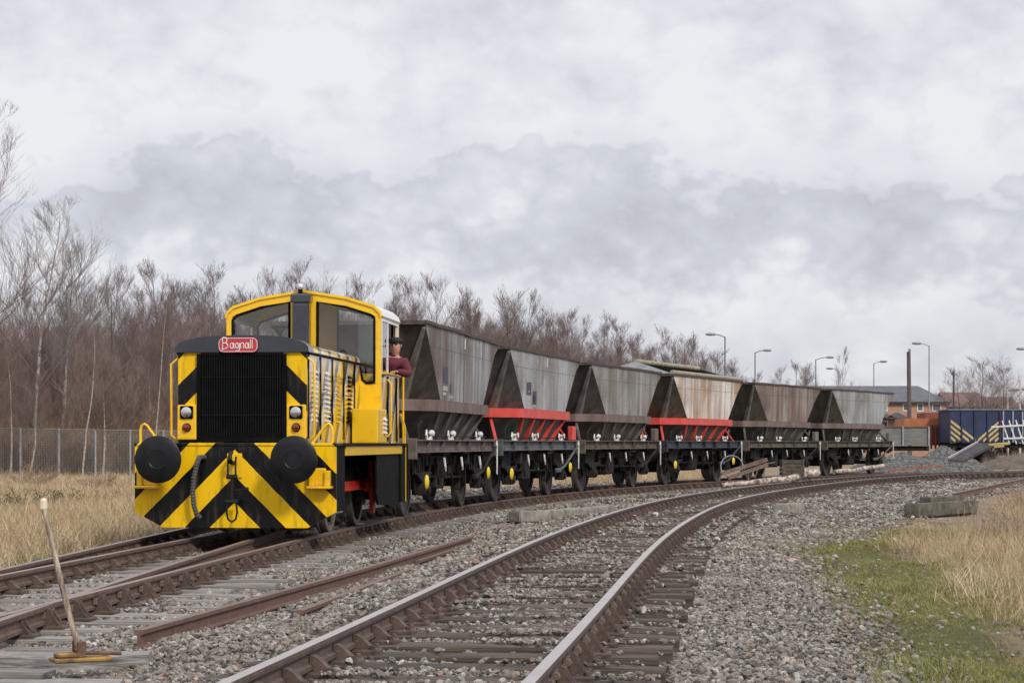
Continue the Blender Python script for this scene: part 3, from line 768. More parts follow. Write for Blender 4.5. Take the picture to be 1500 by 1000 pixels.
# lamp panels
for s in (-1, 1):
    xc = s*.735
    mb = MB(); mb.box(xc-.13, xc+.13, hy0-.045, hy0-.003, 1.30, 1.76, 0.02, seg=2); pn = mb.build('lamp_panel', MY, loco)
    mb = MB(); mb.box(xc-.088, xc+.088, hy0-.075, hy0-.046, 1.575, 1.745, 0.012); mb.build('headlamp', MBK, loco)
    mb = MB(); mb.lathe([(.072, 0), (.070, -.012), (.045, -.022), (.012, -.026)], (xc, hy0-.075, 1.66), 'y', 20, mi=0); mb.build('headlamp_lens', MCHR, loco, auto=40)
    mb = MB(); mb.lathe([(.058, 0), (.058, -.02), (.045, -.035)], (xc, hy0-.046, 1.46), 'y', 20); mb.build('tail_lamp', MBK, loco, auto=40)
    mb = MB(); mb.lathe([(.046, 0), (.040, -.014), (.015, -.022)], (xc, hy0-.081, 1.46), 'y', 20); mb.build('tail_lamp_lens', MRLENS, loco, auto=40)
# maker's plate
pl = MB()
def rrect(w, h, r, n=6):
    out = []
    for cx, cz, a0 in ((w-r, h-r, 0), (-w+r, h-r, 90), (-w+r, -h+r, 180), (w-r, -h+r, 270)):
        for i in range(n+1):
            a = math.radians(a0+90*i/n); out.append((cx+r*math.cos(a), cz+r*math.sin(a)))
    return out
pl.prism([(x-.035, z+2.545) for x, z in rrect(.265, .098, .07)], 'y', hy0-.085, hy0-.055); plate = pl.build('name_plate', MRED, loco)
pl = MB(); ro = rrect(.255, .088, .062); 
pl.tube([(x-.035, hy0-.087, z+2.545) for x, z in ro+[ro[0]]], .004, 5); pl.build('plate_rim', MWHT, plate)
def text(s, size, mat, parent, loc, rot, name='lettering', depth=0.004):
    cu = bpy.data.curves.new(name, 'FONT'); cu.body = s; cu.size = size; cu.align_x = 'CENTER'; cu.align_y = 'CENTER'; cu.extrude = depth; cu.offset = 0.002
    to = bpy.data.objects.new('t', cu); C.objects.link(to)
    dg = bpy.context.evaluated_depsgraph_get(); dg.update(); me = bpy.data.meshes.new_from_object(to.evaluated_get(dg)); bpy.data.objects.remove(to)
    me.materials.clear(); me.materials.append(mat)
    o = bpy.data.objects.new(name, me); C.objects.link(o); o.parent = parent; o.location = loc; o.rotation_euler = rot; return o
# rounded strokes of the name, taller first letter
def strokes(word, x, z0, h, y, mb, r=.0085):
    def arcp(cx, cz, rx, rz, a0, a1, n=8): return [(cx+rx*math.cos(math.radians(a0+(a1-a0)*i/n)), cz+rz*math.sin(math.radians(a0+(a1-a0)*i/n))) for i in range(n+1)]
    for ch in word:
        if ch == 'B':
            w = h*.62; S_ = [[(x, z0-.02), (x, z0+h*1.25)], [(x, z0+h*1.25)]+arcp(x+w*.4, z0+h*.93, w*.42, h*.32, 90, -90)+[(x, z0+h*.6)], [(x, z0+h*.6)]+arcp(x+w*.45, z0+h*.29, w*.52, h*.31, 90, -90)+[(x-.012, z0-.02)]]; adv = w+.030
        elif ch == 'a' or ch == 'g':
            w = h*.46; S_ = [arcp(x+w*.38, z0+h*.30, w*.38, h*.30, 0, 360, 12)]
            if ch == 'a': S_ += [[(x+w*.72, z0+h*.5), (x+w*.9, z0+h*.62)], [(x+w*.9, z0+h*.64), (x+w*.9, z0+.004), (x+w*1.08, z0-.004)]]
            else: S_.append([(x+w, z0+h*.6), (x+w, z0-h*.15)]+arcp(x+w*.5, z0-h*.15, w*.5, h*.18, 0, -150))
            adv = w+.017
        elif ch == 'n':
            w = h*.36; S_ = [[(x, z0), (x, z0+h*.6)], [(x, z0+h*.38)]+arcp(x+w*.5, z0+h*.38, w*.5, h*.22, 180, 0)+[(x+w, z0)]]; adv = w+.019
        elif ch == 'l': S_ = [[(x, z0), (x, z0+h)]]; adv = .024
        for s_ in S_: mb.tube([(p[0], y, p[1]) for p in s_], r, 5)
        x += adv
lt = MB(); strokes('Bagnall', -.242, 2.500, .116, hy0-.088, lt, .0062); lt.build('lettering', MWHT, plate)
# buffers
for s in (-1, 1):
    x = s*.885
    mb = MB(); mb.lathe([(.17, 0), (.17, -.04), (.115, -.06), (.115, -.30), (.085, -.31), (.085, -.46), (.06, -.46)], (x, 0, 1.045), 'y', 24)
    bs = mb.build('buffer', MBK, loco, auto=40)
    mb = MB(); R = .305
    mb.lathe([(.06, -.455), (R-.01, -.465), (R, -.475), (R, -.490), (R-.02, -.500), (R*.7, -.517), (R*.38, -.526), (R*.36, -.522), (.02, -.523)], (x, 0, 1.045), 'y', 40)
    mb.build('buffer_head', M('buffer_black', (0.004, 0.0045, 0.006), (0.011, 0.012, 0.014), 4, 0.36, spec=.3, bmp=0.1), bs, auto=30)
    mb = MB()   # rear buffers
    mb.lathe([(.16, 0), (.11, .05), (.11, .28), (.08, .29), (.08, .40), (.25, .41), (.25, .44), (.1, .46)], (x, 6.02, 1.045), 'y', 20); mb.build('buffer', MBK, loco, auto=40)
# lamp brackets / steps on the beam ends
for s in (-1, 1):
    x = s*1.14+.0
    mb = MB(); mb.box(x-.16, x+.16, -.20, -.002, .665, .70, 0.008)
    for dx in (-.10, .10): mb.box(x+dx-.035, x+dx+.035, -.13, -.002, .70, .90, 0.02, seg=2)
    mb.box(x-.07, x+.07, -.08, -.002, .70, .93, 0.01)
    mb.build('beam_step', MY, loco)
    mb = MB(); x0 = s*(HB-.06); x1 = s*(HB-.32)
    mb.tube([(x0, .06, 1.25), (x0, .06, 1.42), (x0-s*.015, .06, 1.48), (x0-s*.05, .06, 1.505), (x0-s*.09, .06, 1.48), (x1, .06, 1.25)], .018, 7); mb.build('grab_rail', MY, loco, auto=50)
# screw coupling
mb = MB(); mb.box(-.10, .10, -.02, -.002, .80, 1.12, 0.006); mb.build('drawhook_plate', MY, loco)
mb = MB()
mb.tube([(-.01, -.02, 1.0), (-.01, -.16, 1.0), (-.01, -.22, 1.05), (-.01, -.20, 1.12), (-.01, -.14, 1.13)], .028, 7)
for dx in (-.05, .05): mb.tube([(dx, -.14, 1.08), (dx, -.17, .95), (dx, -.16, .82)], .014, 6)
mb.tube([(-.07, -.16, .82), (.07, -.16, .82)], .03, 7); mb.tube([(0, -.16, .83), (0, -.16, .50)], .020, 7)
mb.tube([(0, -.17, .64), (.20, -.20, .66)], .011, 6); mb.lathe([(.02, -.02), (.028, 0), (.02, .02)], (.21, -.20, .663), 'x', 8)
mb.tube([(-.08, -.16, .50), (.08, -.16, .50)], .028, 7)
mb.tube([(-.055, -.16, .50), (-.07, -.16, .36), (-.05, -.16, .27), (0, -.16, .235), (.05, -.16, .27), (.07, -.16, .36), (.055, -.16, .50)], .015, 6)
mb.build('screw_coupling', MDK, loco, auto=50)
mb = MB(); mb.tube([(-.40, -.01, 1.07), (-.44, -.12, 1.07), (-.465, -.15, .98)], .035, 8); pts = [(-.465, -.15, .98), (-.50, -.17, .80), (-.515, -.17, .62), (-.50, -.17, .45), (-.47, -.15, .33), (-.43, -.12, .29)]
pp = densify(pts, .02); mb.tube(pp, [.036 if i % 2 else .029 for i in range(len(pp))], 9); mb.build('brake_hose', MRUB, loco)
# cab
cw, cy0, cy1, cf = 1.19, 4.28, 5.98, 1.25
roof = [(-cw, 3.14), (-cw+.03, 3.22), (-cw+.12, 3.30), (-.65, 3.43), (0, 3.535), (.65, 3.43), (cw-.12, 3.30), (cw-.03, 3.22), (cw, 3.14)]
def cab_end(y0, y1, name, holes=True):
    """end wall as frame pieces round the two windows"""
    mb = MB(); wb, wt = 2.40, None
    def rz(x): return float(np.interp(x, [p[0] for p in roof], [p[1] for p in roof]))
    # bottom wall: lowered in steps beside the bonnet
    mb.prism([(-cw, cf), (cw, cf), (cw, 2.14), (.96, 2.14), (.89, 2.20), (.86, 2.36), (-.86, 2.36), (-.89, 2.20), (-.96, 2.14), (-cw, 2.14)], 'y', y0, y1)
    # side posts
    for s in (-1, 1):
        mb.prism([(s*cw, 2.142), (s*(cw-.085), 2.142), (s*(cw-.085), rz(cw-.09)-.1), (s*cw, 3.14)], 'y', y0, y1)
        mb.prism([(s*.12, 2.362), (s*.20, 2.362), (s*.20, 3.48-.09), (s*.12, 3.48)], 'y', y0, y1)
        top = [(s*x, rz(x)) for x in (cw, cw-.03, cw-.12, .65, .12)]
        inn = [(s*x, rz(x)-.105) for x in (.12+.001, .65, cw-.15, cw-.087)]
        mb.prism(top+inn, 'y', y0-.001, y1+.001)
    mb.prism([(-.12, 2.362), (.12, 2.362), (.12, 3.51), (0, 3.53), (-.12, 3.51)], 'y', y0, y1)
    o = mb.build(name, MY, loco)
    for s in (-1, 1):
        g = MB(); ym = (y0+y1)/2
        g.prism([(s*.20, 2.36), (s*.86, 2.36), (s*.89, 2.20), (s*.96, 2.14), (s*(cw-.085), 2.14), (s*(cw-.087), rz(cw-.09)-.11), (s*(cw-.15), rz(cw-.15)-.105), (s*.65, rz(.65)-.105), (s*.20, rz(.2)-.1)], 'y', ym-.004, ym+.004)
        g.build('windscreen', MGL, loco)
        g = MB(); e = [(s*.215, ym-.035, 2.385), (s*.875, ym-.035, 2.385), (s*.91, ym-.035, 2.21), (s*.97, ym-.035, 2.16), (s*(cw-.14), ym-.035, 2.16), (s*(cw-.10), ym-.035, 2.20), (s*(cw-.10), ym-.035, rz(cw-.09)-.15), (s*(cw-.16), ym-.035, rz(cw-.15)-.12), (s*.65, ym-.035, rz(.65)-.12), (s*.215, ym-.035, rz(.2)-.115)]
        g.tube(e+[e[0]], .02, 5); g.build('window_seal', MBK, loco)
    return o
cab_end(cy0, cy0+.06, 'cab_front'); cab_end(cy1-.06, cy1, 'cab_rear')
# cab sides with the open upper half
for s in (-1, 1):
    def bx(y0, y1, z0, z1, mb):
        a, b2 = sorted((s*(cw-.035), s*(cw-.0005))); mb.box(a, b2, y0, y1, z0, z1)
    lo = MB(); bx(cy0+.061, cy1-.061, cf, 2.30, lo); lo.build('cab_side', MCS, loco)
    up = MB(); bx(cy0+.061, cy0+.15, 2.302, 3.10, up); bx(cy1-.14, cy1-.061, 2.302, 3.10, up); bx(4.93, 4.98, 2.302, 3.10, up); bx(cy0+.061, cy1-.061, 3.102, 3.16, up)
    up.build('cab_window_frame', MCREAM, loco)
    g = MB(); a, b2 = sorted((s*(cw-.022), s*(cw-.016))); g.box(a, b2, cy0+.152, 4.928, 2.304, 3.10); g.build('side_window', MGL, loco)
    d = MB(); a, b2 = sorted((s*cw, s*(cw+.02))); d.box(a, b2, 4.86, 4.885, 1.28, 2.28); d.box(a, b2, 5.66, 5.685, 1.28, 2.28); d.build('door_edge', MBK, loco)
    d = MB(); d.tube([(s*(cw+.01), 4.80, 1.35), (s*(cw+.07), 4.80, 1.42), (s*(cw+.07), 4.80, 2.16), (s*(cw+.01), 4.80, 2.23)], .015, 6)
    d.tube([(s*(cw+.06), 6.03, 1.25), (s*(cw+.06), 6.03, 2.35), (s*(cw+.01), 5.97, 2.42)], .018, 6)
    d.tube([(s*(cw+.10), 5.93, 1.25), (s*(cw+.10), 5.93, 1.52), (s*(cw+.06), 5.80, 1.70)], .017, 6); d.build('cab_handrail', MY, loco, auto=50)
    d = MB(); a, b2 = sorted((s*(cw+.001), s*(cw+.012))); d.box(a, b2, 5.08, 5.36, 1.75, 2.02); d.build('works_plate', M('plate_blue_grey', (0.10, 0.11, 0.13), (0.42, 0.42, 0.42), 60, 0.4), loco)
mb = MB(); a = MB()
mb.box(cw-.10, cw+.05, cy0+.2, cy1-.08, 2.30, 2.33, 0.005); mb.box(-cw-.05, -cw+.10, cy0+.2, cy1-.08, 2.30, 2.33, 0.005); mb.build('window_sill', MY, loco)
# roof: yellow front rim, cream behind
ro_o = [(x*1.015, z+.035) for x, z in roof]; ro_i = [(x, z-.001) for x, z in roof][::-1]
mb = MB(); mb.prism(ro_o+ro_i, 'y', cy0-.03, cy0+.10); mb.build('roof_rim', MY, loco)
mb = MB(); mb.prism(ro_o+ro_i, 'y', cy0+.1005, cy1+.04); mb.build('cab_roof', MCREAM, loco)
mb = MB(); mb.box(-.13, .13, cy0-.22, cy0-.032, 2.60, 3.36, 0.035, seg=2); mb.box(-.155, .155, cy0-.235, cy0-.031, 3.362, 3.50, 0.02); mb.build('exhaust_stack', MCAP, loco)
mb = MB(); mb.tube([(-.02, cy0-.12, 3.50), (-.02, cy0-.12, 3.56)], .035, 8); mb.build('horn_stem', MBK, loco)
mb = MB(); mb.lathe([(.01, 0), (.05, .01), (.06, .05), (.045, .09), (.01, .105)], (-.02, cy0-.12, 3.56), 'z', 14); mb.build('beacon', MCHR, loco, auto=60)
mb = MB(); mb.tube([(.33, cy0-.035, 2.50), (.62, cy0-.04, 2.66), (.80, cy0-.04, 2.44)], .008, 5); mb.tube([(-.33, cy0-.035, 2.46), (-.60, cy0-.04, 2.60)], .008, 5); mb.build('wiper', MBK, loco)
mb = MB(); mb.lathe([(.03, 0), (.16, .012), (.17, .03), (.04, .05)], (.06, 3.7, 2.64), 'z', 16); mb.lathe([(.03, 0), (.05, .012), (.05, .03), (.03, .12)], (-.35, 2.2, 2.62), 'z', 14); mb.build('filler_cap', MCHR, loco, auto=40)
# cab interior
mb = MB(); mb.box(-.75, .75, cy0+.10, cy0+.40, 1.3, 2.33, 0.02); mb.box(-cw+.05, cw-.05, cy0+.07, cy1-.07, 1.252, 1.28); mb.box(-.15, .15, 5.0, 5.35, 1.28, 2.1, 0.02); mb.build('control_desk', M('desk_grey', (0.14, 0.15, 0.14), (0.24, 0.25, 0.24), 4, 0.6), loco)
# toolbox in front of the cab and the steps
mb = MB(); mb.box(.90, 1.285, 3.45, 4.24, 1.252, 1.76, 0.02, seg=2); tb = mb.build('tool_box', MY, loco)
lv = MB()
for j in range(4): lv.prism([(1.285, 1.40+j*.065), (1.325, 1.395+j*.065), (1.285, 1.445+j*.065)], 'y', 3.95, 4.12)
lv.build('louvre_panel', MWHT, tb)
# wheels and rods
def wheel(x, y, s, parent, R=.49, spokes=True, name='wheel', mat=MDK, tread=None):
    mb = MB()
    a, b2 = (.0, .13*s)
    prof = [(R-.09, -.01*s), (R+.0, .0), (R, .10*s), (R+.028, .105*s), (R+.028, .135*s), (R-.09, .14*s)]
    # tyre as ring: outside face towards +s x (viewer), flange inside
    ring = [(R-.085, 0), (R-.005, 0), (R, -.01*s), (R+.003, -.10*s), (R+.03, -.107*s), (R+.028, -.135*s), (R-.085, -.135*s)]
    n = 40; vs = []; fs = []
    for r_, al in ring:
        for k in range(n):
            t = 2*math.pi*k/n; vs.append((x+al, y+r_*math.cos(t), R+r_*math.sin(t)))
    m_ = len(ring)
    for i in range(m_):
        i2 = (i+1) % m_
        for k in range(n):
            k2 = (k+1) % n; fs.append((i*n+k, i*n+k2, i2*n+k2, i2*n+k))
    mb.add(vs, fs)
    tyre = mb
    w = tyre.build(name, tread or MTREAD, parent, auto=40)
    c_ = MB()
    if spokes:
        for k in range(10):
            t = 2*math.pi*k/10+.2; c_.tube([(x-.05*s, y+.08*math.cos(t), R+.08*math.sin(t)), (x-.05*s, y+(R-.08)*math.cos(t), R+(R-.08)*math.sin(t))], [.035, .024], 6)
        c_.lathe([(.12, -.10*s), (.12, 0), (.07, .04*s)], (x, y, R), 'x', 20)
    else:
        c_.lathe([(R-.087, -.09*s), (R-.087, -.012*s), (R-.12, -.018*s), (.20, -.045*s), (.13, .0), (.09, .03*s), (.09, -.09*s)], (x, y, R), 'x', 28)
    c_.build('wheel_centre', mat, w, auto=40)
    return w
for yy in (2.40, 4.50):
    for s in (-1, 1): wheel(s*.785, yy, s, loco, .49)
    mb = MB(); mb.tube([(-.7, yy, .49), (.7, yy, .49)], .08, 12); mb.build('axle', MDK, loco)
for s in (-1, 1):
    mb = MB(); x0, x1 = sorted((s*.90, s*.945))
    mb.box(x0, x1, 2.40, 4.50, .56, .70, 0.01)
    for yy in (2.40, 4.50): mb.lathe([(.10, -.03), (.11, -.02), (.11, .05), (.09, .06)], (s*.92, yy, .63), 'x', 18)
    mb.build('coupling_rod', MCRANK, loco, auto=40)
    mb = MB(); x0, x1 = sorted((s*.86, s*.93)); mb.prism([(4.68, .98), (4.92, 1.02), (5.04, .90), (5.02, .60), (4.90, .18), (4.78, .18), (4.68, .55)], 'x', s*.93, s*.99); mb.build('crank', MCRANK, loco)
    mb = MB(); mb.prism([(1.05, .20), (1.15, .30), (1.15, 1.1), (1.05, 1.1)], 'x', x0, x1); mb.tube([(s*.8, .7, .28), (s*.8, 1.1, .22), (s*.8, 1.15, .6)], .03, 7); mb.build('sand_pipe', MDK, loco)

# ================================================================== driver
def skin_body(name, verts, edges, radii, mat, parent=None, sub=2):
    me = bpy.data.meshes.new(name); me.from_pydata(verts, edges, []); me.update()
    o = bpy.data.objects.new(name, me); C.objects.link(o)
    md = o.modifiers.new('skin', 'SKIN'); md.use_smooth_shade = True
    for i, r in enumerate(radii):
        sv = me.skin_vertices[0].data[i]; sv.radius = r if isinstance(r, tuple) else (r, r); sv.use_root = (i == 0)
    ss = o.modifiers.new('sub', 'SUBSURF'); ss.levels = sub; ss.render_levels = sub
    dg = bpy.context.evaluated_depsgraph_get(); dg.update(); ev = bpy.data.meshes.new_from_object(o.evaluated_get(dg))
    o.modifiers.clear(); o.data = ev; ev.materials.clear(); ev.materials.append(mat)
    ev.polygons.foreach_set('use_smooth', [True]*len(ev.polygons))
    if parent: o.parent = parent
    return o
MSKIN = M('skin', (0.42, 0.22, 0.16), (0.52, 0.29, 0.22), 8, 0.5)
MJAC = M('jacket_burgundy', (0.085, 0.010, 0.020), (0.14, 0.018, 0.033), 9, 0.8, bmp=0.5, bscale=7, bdist=0.03)
MTRS = M('trousers_navy', (0.014, 0.016, 0.025), (0.022, 0.024, 0.035), 9, 0.85)
MHAIR = M('cap_black', (0.010, 0.010, 0.012), (0.02, 0.02, 0.022), 9, 0.8)
pl_o = OL+Vector((math.cos(TH)*1.075+math.sin(TH)*5.60, -math.sin(TH)*1.075+math.cos(TH)*5.60, 1.28))
drv = empty('person', pl_o, -TH, 'driver in burgundy jacket and black cap leaning out of the yellow cab window', 'person')
# local frame: +x outwards, -y towards the camera, z from the cab floor
V = [(0-.10, 0, .86), (-.06, 0, 1.02), (0.02, -.01, 1.16), (.08, -.02, 1.27), (.10, -.03, 1.35), (.115, -.05, 1.41), (.125, -.068, 1.49), (.13, -.07, 1.555),  # pelvis, waist, chest, shoulders, neck, head
     (-.10, -.02, 1.26), (-.16, -.16, 1.08), (-.02, -.36, 1.05),                 # far arm, resting on the sill
     (.26, -.03, 1.24), (.34, -.06, 1.05), (.20, -.30, 1.09),                    # near arm: shoulder, elbow outside, wrist on sill
     (-.18, 0, .80), (-.19, -.03, .45), (-.19, .0, .06), (-.19, -.12, .03), (-.02, 0, .80), (-.01, -.03, .45), (-.01, .0, .06), (-.01, -.12, .03)]
Ed = [(0,1),(1,2),(2,3),(3,4),(4,5),(5,6),(6,7),(3,8),(8,9),(9,10),(3,11),(11,12),(12,13),(0,14),(14,15),(15,16),(16,17),(0,18),(18,19),(19,20),(20,21)]
Rr = [(.15,.11),(.15,.11),(.17,.12),(.13,.10),(.062,.062),(.080,.088),(.094,.105),(.07,.08),(.075,.075),(.052,.052),(.032,.032),(.078,.078),(.055,.055),(.033,.033),(.09,.09),(.06,.06),(.045,.045),(.04,.04),(.09,.09),(.06,.06),(.045,.045),(.04,.04)]
body = skin_body('body', V, Ed, Rr, MSKIN, drv)
JV = V[:4]+V[8:14]; JE = [(0,1),(1,2),(2,3),(3,4),(4,5),(5,6),(3,7),(7,8),(8,9)]
JR = [(.175,.14),(.175,.14),(.19,.15),(.145,.12),(.095,.095),(.072,.072),(.05,.05),(.098,.098),(.078,.078),(.052,.052)]
skin_body('jacket', JV, JE, JR, MJAC, drv)
skin_body('trousers', [V[0]]+V[14:17]+V[18:21], [(0,1),(1,2),(2,3),(0,4),(4,5),(5,6)], [(.165,.13),.10,.075,.065,.10,.075,.065], MTRS, drv)
mb = MB(); mb.lathe([(.060, -.02), (.072, .0), (.070, .045), (.058, .055)], (.095, -.035, 1.345), 'z', 14); mb.build('collar', MJAC, drv, auto=60)
# head details: cap with peak, ears, nose, eyes, mouth, beard shadow
hc = Vector((.127, -.068, 1.50))
mb = MB(); mb.lathe([(.100, .050), (.112, .062), (.114, .085), (.098, .118), (.058, .137), (.01, .142)], (hc.x, hc.y+.012, hc.z-.004), 'z', 18)
pk = [(hc.x+.075*math.cos(a), hc.y-.085+.055*math.sin(a)) for a in [math.pi+math.pi*i/8 for i in range(9)]]
mb.prism(pk, 'z', hc.z+.048, hc.z+.058); mb.build('cap', MHAIR, drv, auto=50)
mb = MB()
for s in (-1, 1):
    mb.lathe([(.003, -.008), (.008, -.004), (.010, .0), (.008, .006), (.003, .008)], (hc.x+s*.034, hc.y-.092, hc.z+.016), 'y', 8, mi=0)
mb.build('eyes', MHAIR, drv, auto=60)
mb = MB(); mb.tube([(hc.x, hc.y-.10, hc.z+.02), (hc.x, hc.y-.122, hc.z-.018), (hc.x, hc.y-.104, hc.z-.03)], [.008, .014, .010], 7); 
for s in (-1, 1): mb.lathe([(.006, -.006), (.026, 0), (.022, .008)], (hc.x+s*.094, hc.y+.0, hc.z-.0), 'x', 10)
mb.build('nose_and_ears', MSKIN, drv, auto=60)
mb = MB(); mb.tube([(hc.x-.028, hc.y-.100, hc.z-.052), (hc.x, hc.y-.107, hc.z-.056), (hc.x+.028, hc.y-.100, hc.z-.052)], .006, 6); mb.build('mouth', M('lips', (0.30, 0.10, 0.09), None), drv)
# hands: palm, four bent fingers and a thumb
for wx, wy, wz, sg in ((.20, -.30, 1.09, 1), (-.02, -.36, 1.05, -1)):
    hv = [(wx, wy, wz), (wx-.03*sg, wy-.045, wz-.004), (wx-.05*sg, wy-.085, wz-.008)]; he = [(0,1),(1,2)]; hr_ = [.024, (.036,.016), (.036,.014)]
    for k in range(4):
        bx0 = wx-.05*sg+(k-1.5)*.019; ln = (.034, .040, .038, .030)[k]; i0 = len(hv)
        hv += [(bx0, wy-.10, wz-.006), (bx0-.004*sg, wy-.10-ln*.8, wz-.014), (bx0-.006*sg, wy-.10-ln*1.3, wz-.04)]; he += [(2, i0), (i0, i0+1), (i0+1, i0+2)]; hr_ += [.0095, .009, .008]
    i0 = len(hv); hv += [(wx+.005*sg, wy-.075, wz-.005), (wx+.018*sg, wy-.105, wz-.018)]; he += [(1, i0), (i0, i0+1)]; hr_ += [.012, .010]
    skin_body('hand', hv, he, hr_, MSKIN, drv, 1)

# ================================================================== hopper wagons
M_UF = M('underframe_dark', (0.010, 0.010, 0.011), (0.034, 0.030, 0.028), 6, 0.75, bmp=0.4, spec=.2)
MTW = M('wagon_tyre', (0.035, 0.03, 0.028), (0.075, 0.065, 0.058), 10, 0.7)
M_DISC = M('hand_wheel_yellow', (0.62, 0.45, 0.02), (0.75, 0.55, 0.03), 9, 0.5)
M_WP = M('lever_white', (0.55, 0.54, 0.52), (0.75, 0.74, 0.72), 14, 0.55)
def hopper_wagon(label, axle1, k, body_mats, band, sole, rib, canopy=False, extras=()):
    p0 = at_arc(CL, axle1); p1 = at_arc(CL, axle1+5.4); ctr = (p0+p1)/2; d = (p1-p0).normalized()
    w = empty('hopper_wagon', (ctr.x, ctr.y, 0), -math.atan2(d.x, d.y), label, 'wagon', 'hopper wagons coupled behind the locomotive')
    side, end = body_mats
    TL, TW, ZT, ZM = 3.72, 1.33, 3.27, 2.00
    BS, BW, EB = 2.20, 1.30, 2.95
    rr = random.Random(k)
    # body: octagonal foot, rectangular top
    top = [(-TW, -TL), (TW, -TL), (TW, TL), (-TW, TL)]
    foot = [(-.74, -EB), (.74, -EB), (BW, -BS), (BW, BS), (.74, EB), (-.74, EB), (-BW, BS), (-BW, -BS)]
    vs = [(x, y, ZT) for x, y in top]+[(x, y, ZM) for x, y in foot]+[(x*.97, y*.985, ZT-.02) for x, y in top]+[(x*.93, y*.93, ZM+.05) for x, y in foot]
    fs = [(0, 1, 5, 4), (1, 6, 5), (1, 2, 7, 6), (2, 8, 7), (2, 3, 9, 8), (3, 10, 9), (3, 0, 11, 10), (0, 4, 11)]
    fi = [tuple(v+12 for v in f)[::-1] for f in fs]
    mi = [1, 1, 0, 1, 1, 1, 0, 1]
    mb = MB()
    for f, m_ in zip(fs, mi): mb.v = vs; mb.f.append(f); mb.mi.append(m_)
    for f in fi: mb.f.append(f); mb.mi.append(1)
    for a_, b_ in ((0, 1), (1, 2), (2, 3), (3, 0)): mb.f.append((a_, b_, b_+12, a_+12)); mb.mi.append(1)
    mb.f.append(tuple(range(16, 24))); mb.mi.append(1)
    mb.build('hopper_body', [side, end], w, fix=False)
    # vertical stiffeners beside the end slopes, top rim with small nicks
    mb = MB()
    for s in (-1, 1):
        for e in (-1, 1):
            mb.tube([(s*TW*.985, e*(TL-.02), ZT-.10), (s*.77, e*(EB+.01), ZM+.0)], [.035, .11], 5)
    mb.build('end_stiffener', STF, w)
    mb = MB(); rm = M_UF
    for s in (-1, 1):
        y = -TL-.03
        while y < TL+.02:
            y2 = min(y+rr.uniform(.35, .9), TL+.03); dz = rr.uniform(-.006, .007)
            x0, x1 = sorted((s*(TW-.015), s*(TW+.035))); mb.box(x0, x1, y, y2, ZT-.035+dz, ZT+.022+dz); y = y2+.0005
    mb.box(-TW-.01, TW+.01, -TL-.035, -TL+.02, ZT-.05, ZT+.018); mb.box(-TW-.01, TW+.01, TL-.02, TL+.035, ZT-.05, ZT+.018)
    mb.build('top_rim', M('rim_rust', (0.045, 0.034, 0.03), (0.10, 0.075, 0.062), 8, 0.85, bmp=.4), w)
    # waist band follows the octagon
    mb = MB(); n = 8; of = [(x*1.015+math.copysign(.012, x), y*1.012) for x, y in [(-.80, -EB-.42), (.80, -EB-.42), (BW, -BS-.36), (BW, BS+.36), (.80, EB+.42), (-.80, EB+.42), (-BW, BS+.36), (-BW, -BS-.36)]]
    mb.prism(of, 'z', 1.80, 1.995); mb.build('waist_band', band, w)
    # lower hopper sloping in to the doors
    lo_t = [(-.76, -EB-.25), (.76, -EB-.25), (BW-.06, -BS-.25), (BW-.06, BS+.25), (.76, EB+.25), (-.76, EB+.25), (-BW+.06, BS+.25), (-BW+.06, -BS-.25)]
    lo_b = [(-.5, -1.9), (.5, -1.9), (.72, -1.7), (.72, 1.7), (.5, 1.9), (-.5, 1.9), (-.72, 1.7), (-.72, -1.7)]
    mb = MB(); vs = [(x, y, 1.799) for x, y in lo_t]+[(x, y, .80) for x, y in lo_b]
    mb.add(vs, [(i, (i+1) % 8, 8+(i+1) % 8, 8+i) for i in range(8)]+[tuple(range(8, 16))]); mb.build('lower_hopper', end, w)
    # inclined ribs on the lower sides
    for s in (-1, 1):
        for j, yt in enumerate((-2.2, -1.1, 0.0, 1.1, 2.2)):
            rb = MB(); yb = yt*.78
            rb.add([(s*1.30, yt-.07, 1.797), (s*1.30, yt+.07, 1.797), (s*1.10, yt+.07, 1.797), (s*1.10, yt-.07, 1.797), (s*.99, yb-.07, 1.12), (s*.99, yb+.07, 1.12), (s*.70, yb+.07, 1.12), (s*.70, yb-.07, 1.12)],
                   [(0, 1, 5, 4), (1, 2, 6, 5), (2, 3, 7, 6), (3, 0, 4, 7), (4, 5, 6, 7), (0, 3, 2, 1)])
            rb.build('hopper_rib', rib, w)
    # end platform braces
    for e in (-1, 1):
        for s in (-1, 1):
            mb = MB(); mb.tube([(s*.80, e*(EB+.30), 1.79), (s*1.05, e*3.75, 1.28)], .035, 5); mb.build('end_brace', rib, w)
            mb = MB(); mb.tube([(s*.30, e*(EB+.30), 1.79), (s*.35, e*3.75, 1.28)], .035, 5); mb.build('end_brace', rib, w)
    # underframe
    for s in (-1, 1):
        mb = MB(); x0, x1 = sorted((s*1.16, s*1.19)); mb.box(x0, x1, -3.88, 3.88, 1.11, 1.285)
        x0, x1 = sorted((s*1.10, s*1.27)); mb.box(x0, x1, -3.88, 3.88, 1.088, 1.109, .004); mb.box(x0, x1, -3.88, 3.88, 1.286, 1.310, .004)
        for y in (-2.9, -1.6, -.1, 1.0, 2.6): mb.box(min(s*1.192, s*1.262), max(s*1.192, s*1.262), y-.012, y+.012, 1.111, 1.284)
        mb.build('solebar', sole, w)
